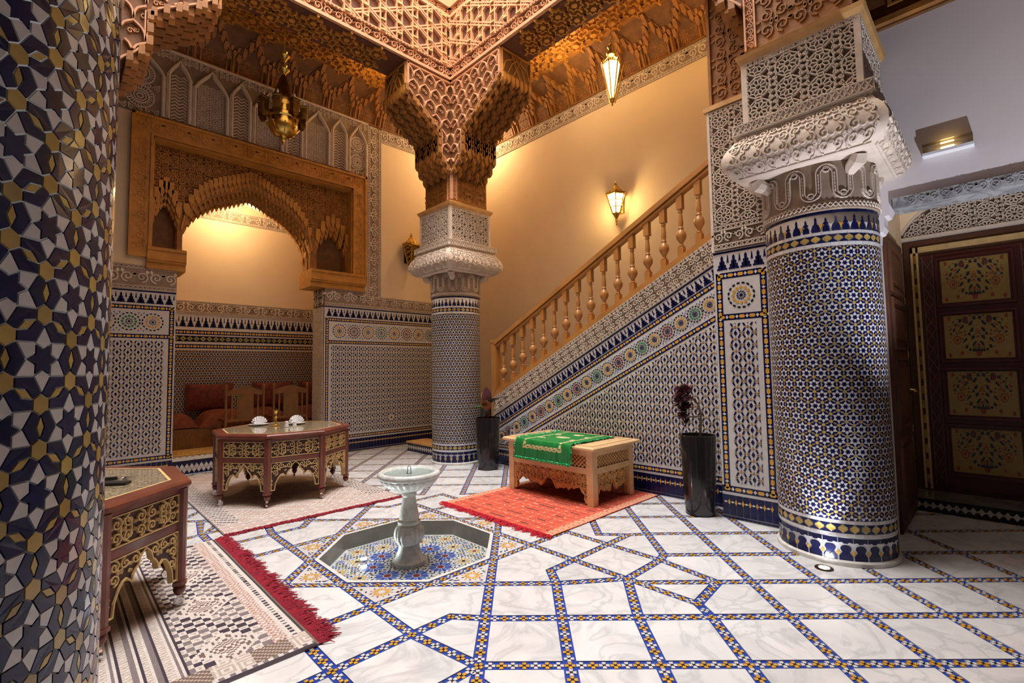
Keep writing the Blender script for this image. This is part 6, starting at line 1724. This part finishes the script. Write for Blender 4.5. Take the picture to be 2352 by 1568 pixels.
# ------------------------------------------------------------------ alcove furniture
ZA2 = ZA+.001
sf = thing('banquette', 'dark red patterned banquette along the alcove back wall', 'sofa', (.35, 9.62, ZA2))
b_ = B(); b_.box(0, .02, 0, 4.5, .77, .34); b_.obj('plinth', 'chair_wood', sf)
b_ = B()
for i in range(30): b_.stroke(plane((0, .02, 0), (1, 0, 0), (0, 0, 1)), [(i*.15+.02, .05), (i*.15+.02, .2), (i*.15+.07, .27), (i*.15+.12, .2), (i*.15+.12, .05)], .016, 0, .012)
b_.obj('plinth_arcade', 'straw_dark', sf)
for k in range(3):
    b_ = B(); b_.grid(lambda u, v: (u, .0+.77*v, .34+.26*(1-abs(2*v-1)**6)*(1-abs((u-k*1.5-.75)/.75)**8)+.02*sin(u*6+v*5)), 24, 12, k*1.5+.0, k*1.5+1.5, 0, 1); b_.add([(k*1.5+1.5*i/1, -.0, z) for i in (0, 1) for z in (.34, .35)], []); smooth_by_angle(b_.obj('seat_cushion', 'sofa_cloth', sf), 60)
def cushion(label, x, w_, h):
    b_ = B(); n = 14
    def f(s_): return lambda u, v: ((u-.5)*w_*(1-.04*sin(pi*v)), s_*.10*(sin(pi*min(1, max(0, u)))**.4)*(sin(pi*min(1, max(0, v)))**.4)-.0, v*h*(1-.05*sin(pi*u)))
    b_.grid(f(-1), n, n); b_.grid(lambda u, v: f(1)(1-u, v), n, n); o = smooth_by_angle(b_.obj('back_cushion', 'cushion'), 80); tag(o, label, 'cushion', 'dark red cushions leaning on the alcove wall'); o.location = (x, 10.24, ZA2+.60); o.rotation_euler = (-.12, 0, 0)
for lb, x in (('dark red cushion on the banquette, leftmost of the three', 2.12), ('dark red cushion on the banquette behind the right-hand chair', 3.22), ('dark red cushion on the banquette beside the opening edge', 4.1)): cushion(lb, x, .78, .5)
def chair(label, x, y):
    t_ = thing('dining_chair', label, 'chair', (x, y, ZA2+.013), 0, 'wooden chairs in the alcove')
    w_ = .29
    for sx in (-1, 1):
        smooth_by_angle(B().lathe([(.022, 0), (.022, .96), (.028, .98), (.024, 1.0), (.03, 1.03), (.018, 1.06), (0, 1.07)], 10, (sx*w_, -.22)).obj('back_post', 'chair_wood', t_)); B().box(sx*w_-.022, .20, 0, sx*w_+.022, .244, .44).obj('front_leg', 'chair_wood', t_)
        B().box(sx*.20-.012, -.232, .47, sx*.20+.012, -.208, .95).obj('back_slat', 'chair_wood', t_)
    b_ = B(); pts = [(-w_, .95)]+[(-w_+2*w_*i/12, .95+.075*sin(pi*i/12)**1.4) for i in range(13)]+[(w_, .95), (w_, .88)]+[(w_-2*w_*i/12, .88+.04*sin(pi*i/12)) for i in range(13)]+[(-w_, .88)]
    pl_ = plane((0, -.2, 0), (1, 0, 0), (0, 0, 1)); 
    for i in range(12):
        xa, xb = -w_+2*w_*i/12, -w_+2*w_*(i+1)/12; fa = lambda q: .95+.075*max(0, sin(pi*q))**1.4; ga = lambda q: .87+.03*max(0, sin(pi*q))
        b_.add([pl_(xa, ga(i/12), h) for h in (0,)]+[pl_(xb, ga((i+1)/12)), pl_(xb, fa((i+1)/12)), pl_(xa, fa(i/12)), pl_(xa, ga(i/12), .03), pl_(xb, ga((i+1)/12), .03), pl_(xb, fa((i+1)/12), .03), pl_(xa, fa(i/12), .03)], [(3, 2, 1, 0), (4, 5, 6, 7), (0, 1, 5, 4), (2, 3, 7, 6)])
    b_.obj('top_rail', 'chair_wood', t_)
    B().box(-.13, -.228, .46, .13, -.212, .92).obj('cane_splat', 'chair_wood', t_)
    b_ = B()
    for i in range(10): b_.box(-.125+i*.0265, -.234, .48, -.118+i*.0265, -.228, .9)
    b_.obj('cane_weave', 'straw_dark', t_, kind='stuff')
    B().box(-w_-.01, -.22, .43, w_+.01, .25, .48).obj('seat', 'sofa_cloth', t_); B().box(-w_, -.235, .44, w_, -.205, .48).obj('lower_rail', 'chair_wood', t_)
chair('cane-backed wooden chair in the alcove, left of the pair', 2.40, 9.3)
chair('cane-backed wooden chair in the alcove, right of the pair', 3.15, 9.3)
sd = thing('side_table', 'small dark inlaid side table at the right edge of the alcove opening', 'table', (4.25, 9.42, ZA2))
b_ = B(); b_.box(-.22, -.18, .80, .22, .18, .84); b_.obj('top', 'straw_dark', sd)
for x in (-.2, .16):
    for y in (-.16, .12): B().box(x, y, 0, x+.04, y+.04, .8).obj('leg', 'chair_wood', sd)
B().box(-.19, -.15, .45, .19, .15, .8).obj('case', 'mahogany', sd)
def kS(x, y):
    s_ = (abs(x)*3+y*7) % 1.0
    if abs(x) > 1.0 or abs(y) > .33: return 1 if (int(x*30)+int(y*30)) % 2 else 0
    return 1 if (int((x*x*9+y*y*20)*6) % 3 == 0) else 0
rs = rug('alcove_rug', 'straw yellow patterned rug on the alcove floor', (2.45, 9.21), 0, 2.14, .76, .02, kS, ('straw', 'straw_dark'), .006, .001)
rs.location.z = ZA+.0055
# sockets
def socket(label, M):
    o = M(0, 0, 0); W = lambda u, v, h=0: tuple(a-b__ for a, b__ in zip(M(u, v, h), o))
    t_ = thing('wall_socket', label, 'socket', o, 0, 'wall sockets'); B().mbox(W, -.05, -.05, 0, .05, .05, .012).obj('plate', 'switch_white', t_)
    b_ = B(); b_.prism(W, ngon(16, .026), .0121, .0125); b_.obj('recess', 'stucco_hole_shade', t_)
socket('square white socket on the tiled wall right of the alcove', lambda u, v, h=0: (4.95+u, YW-.008-h, .58+v))
socket('square white socket low on the stair parapet beside the pot', lambda u, v, h=0: (SX-.007-h, 5.36-u, .52+v))
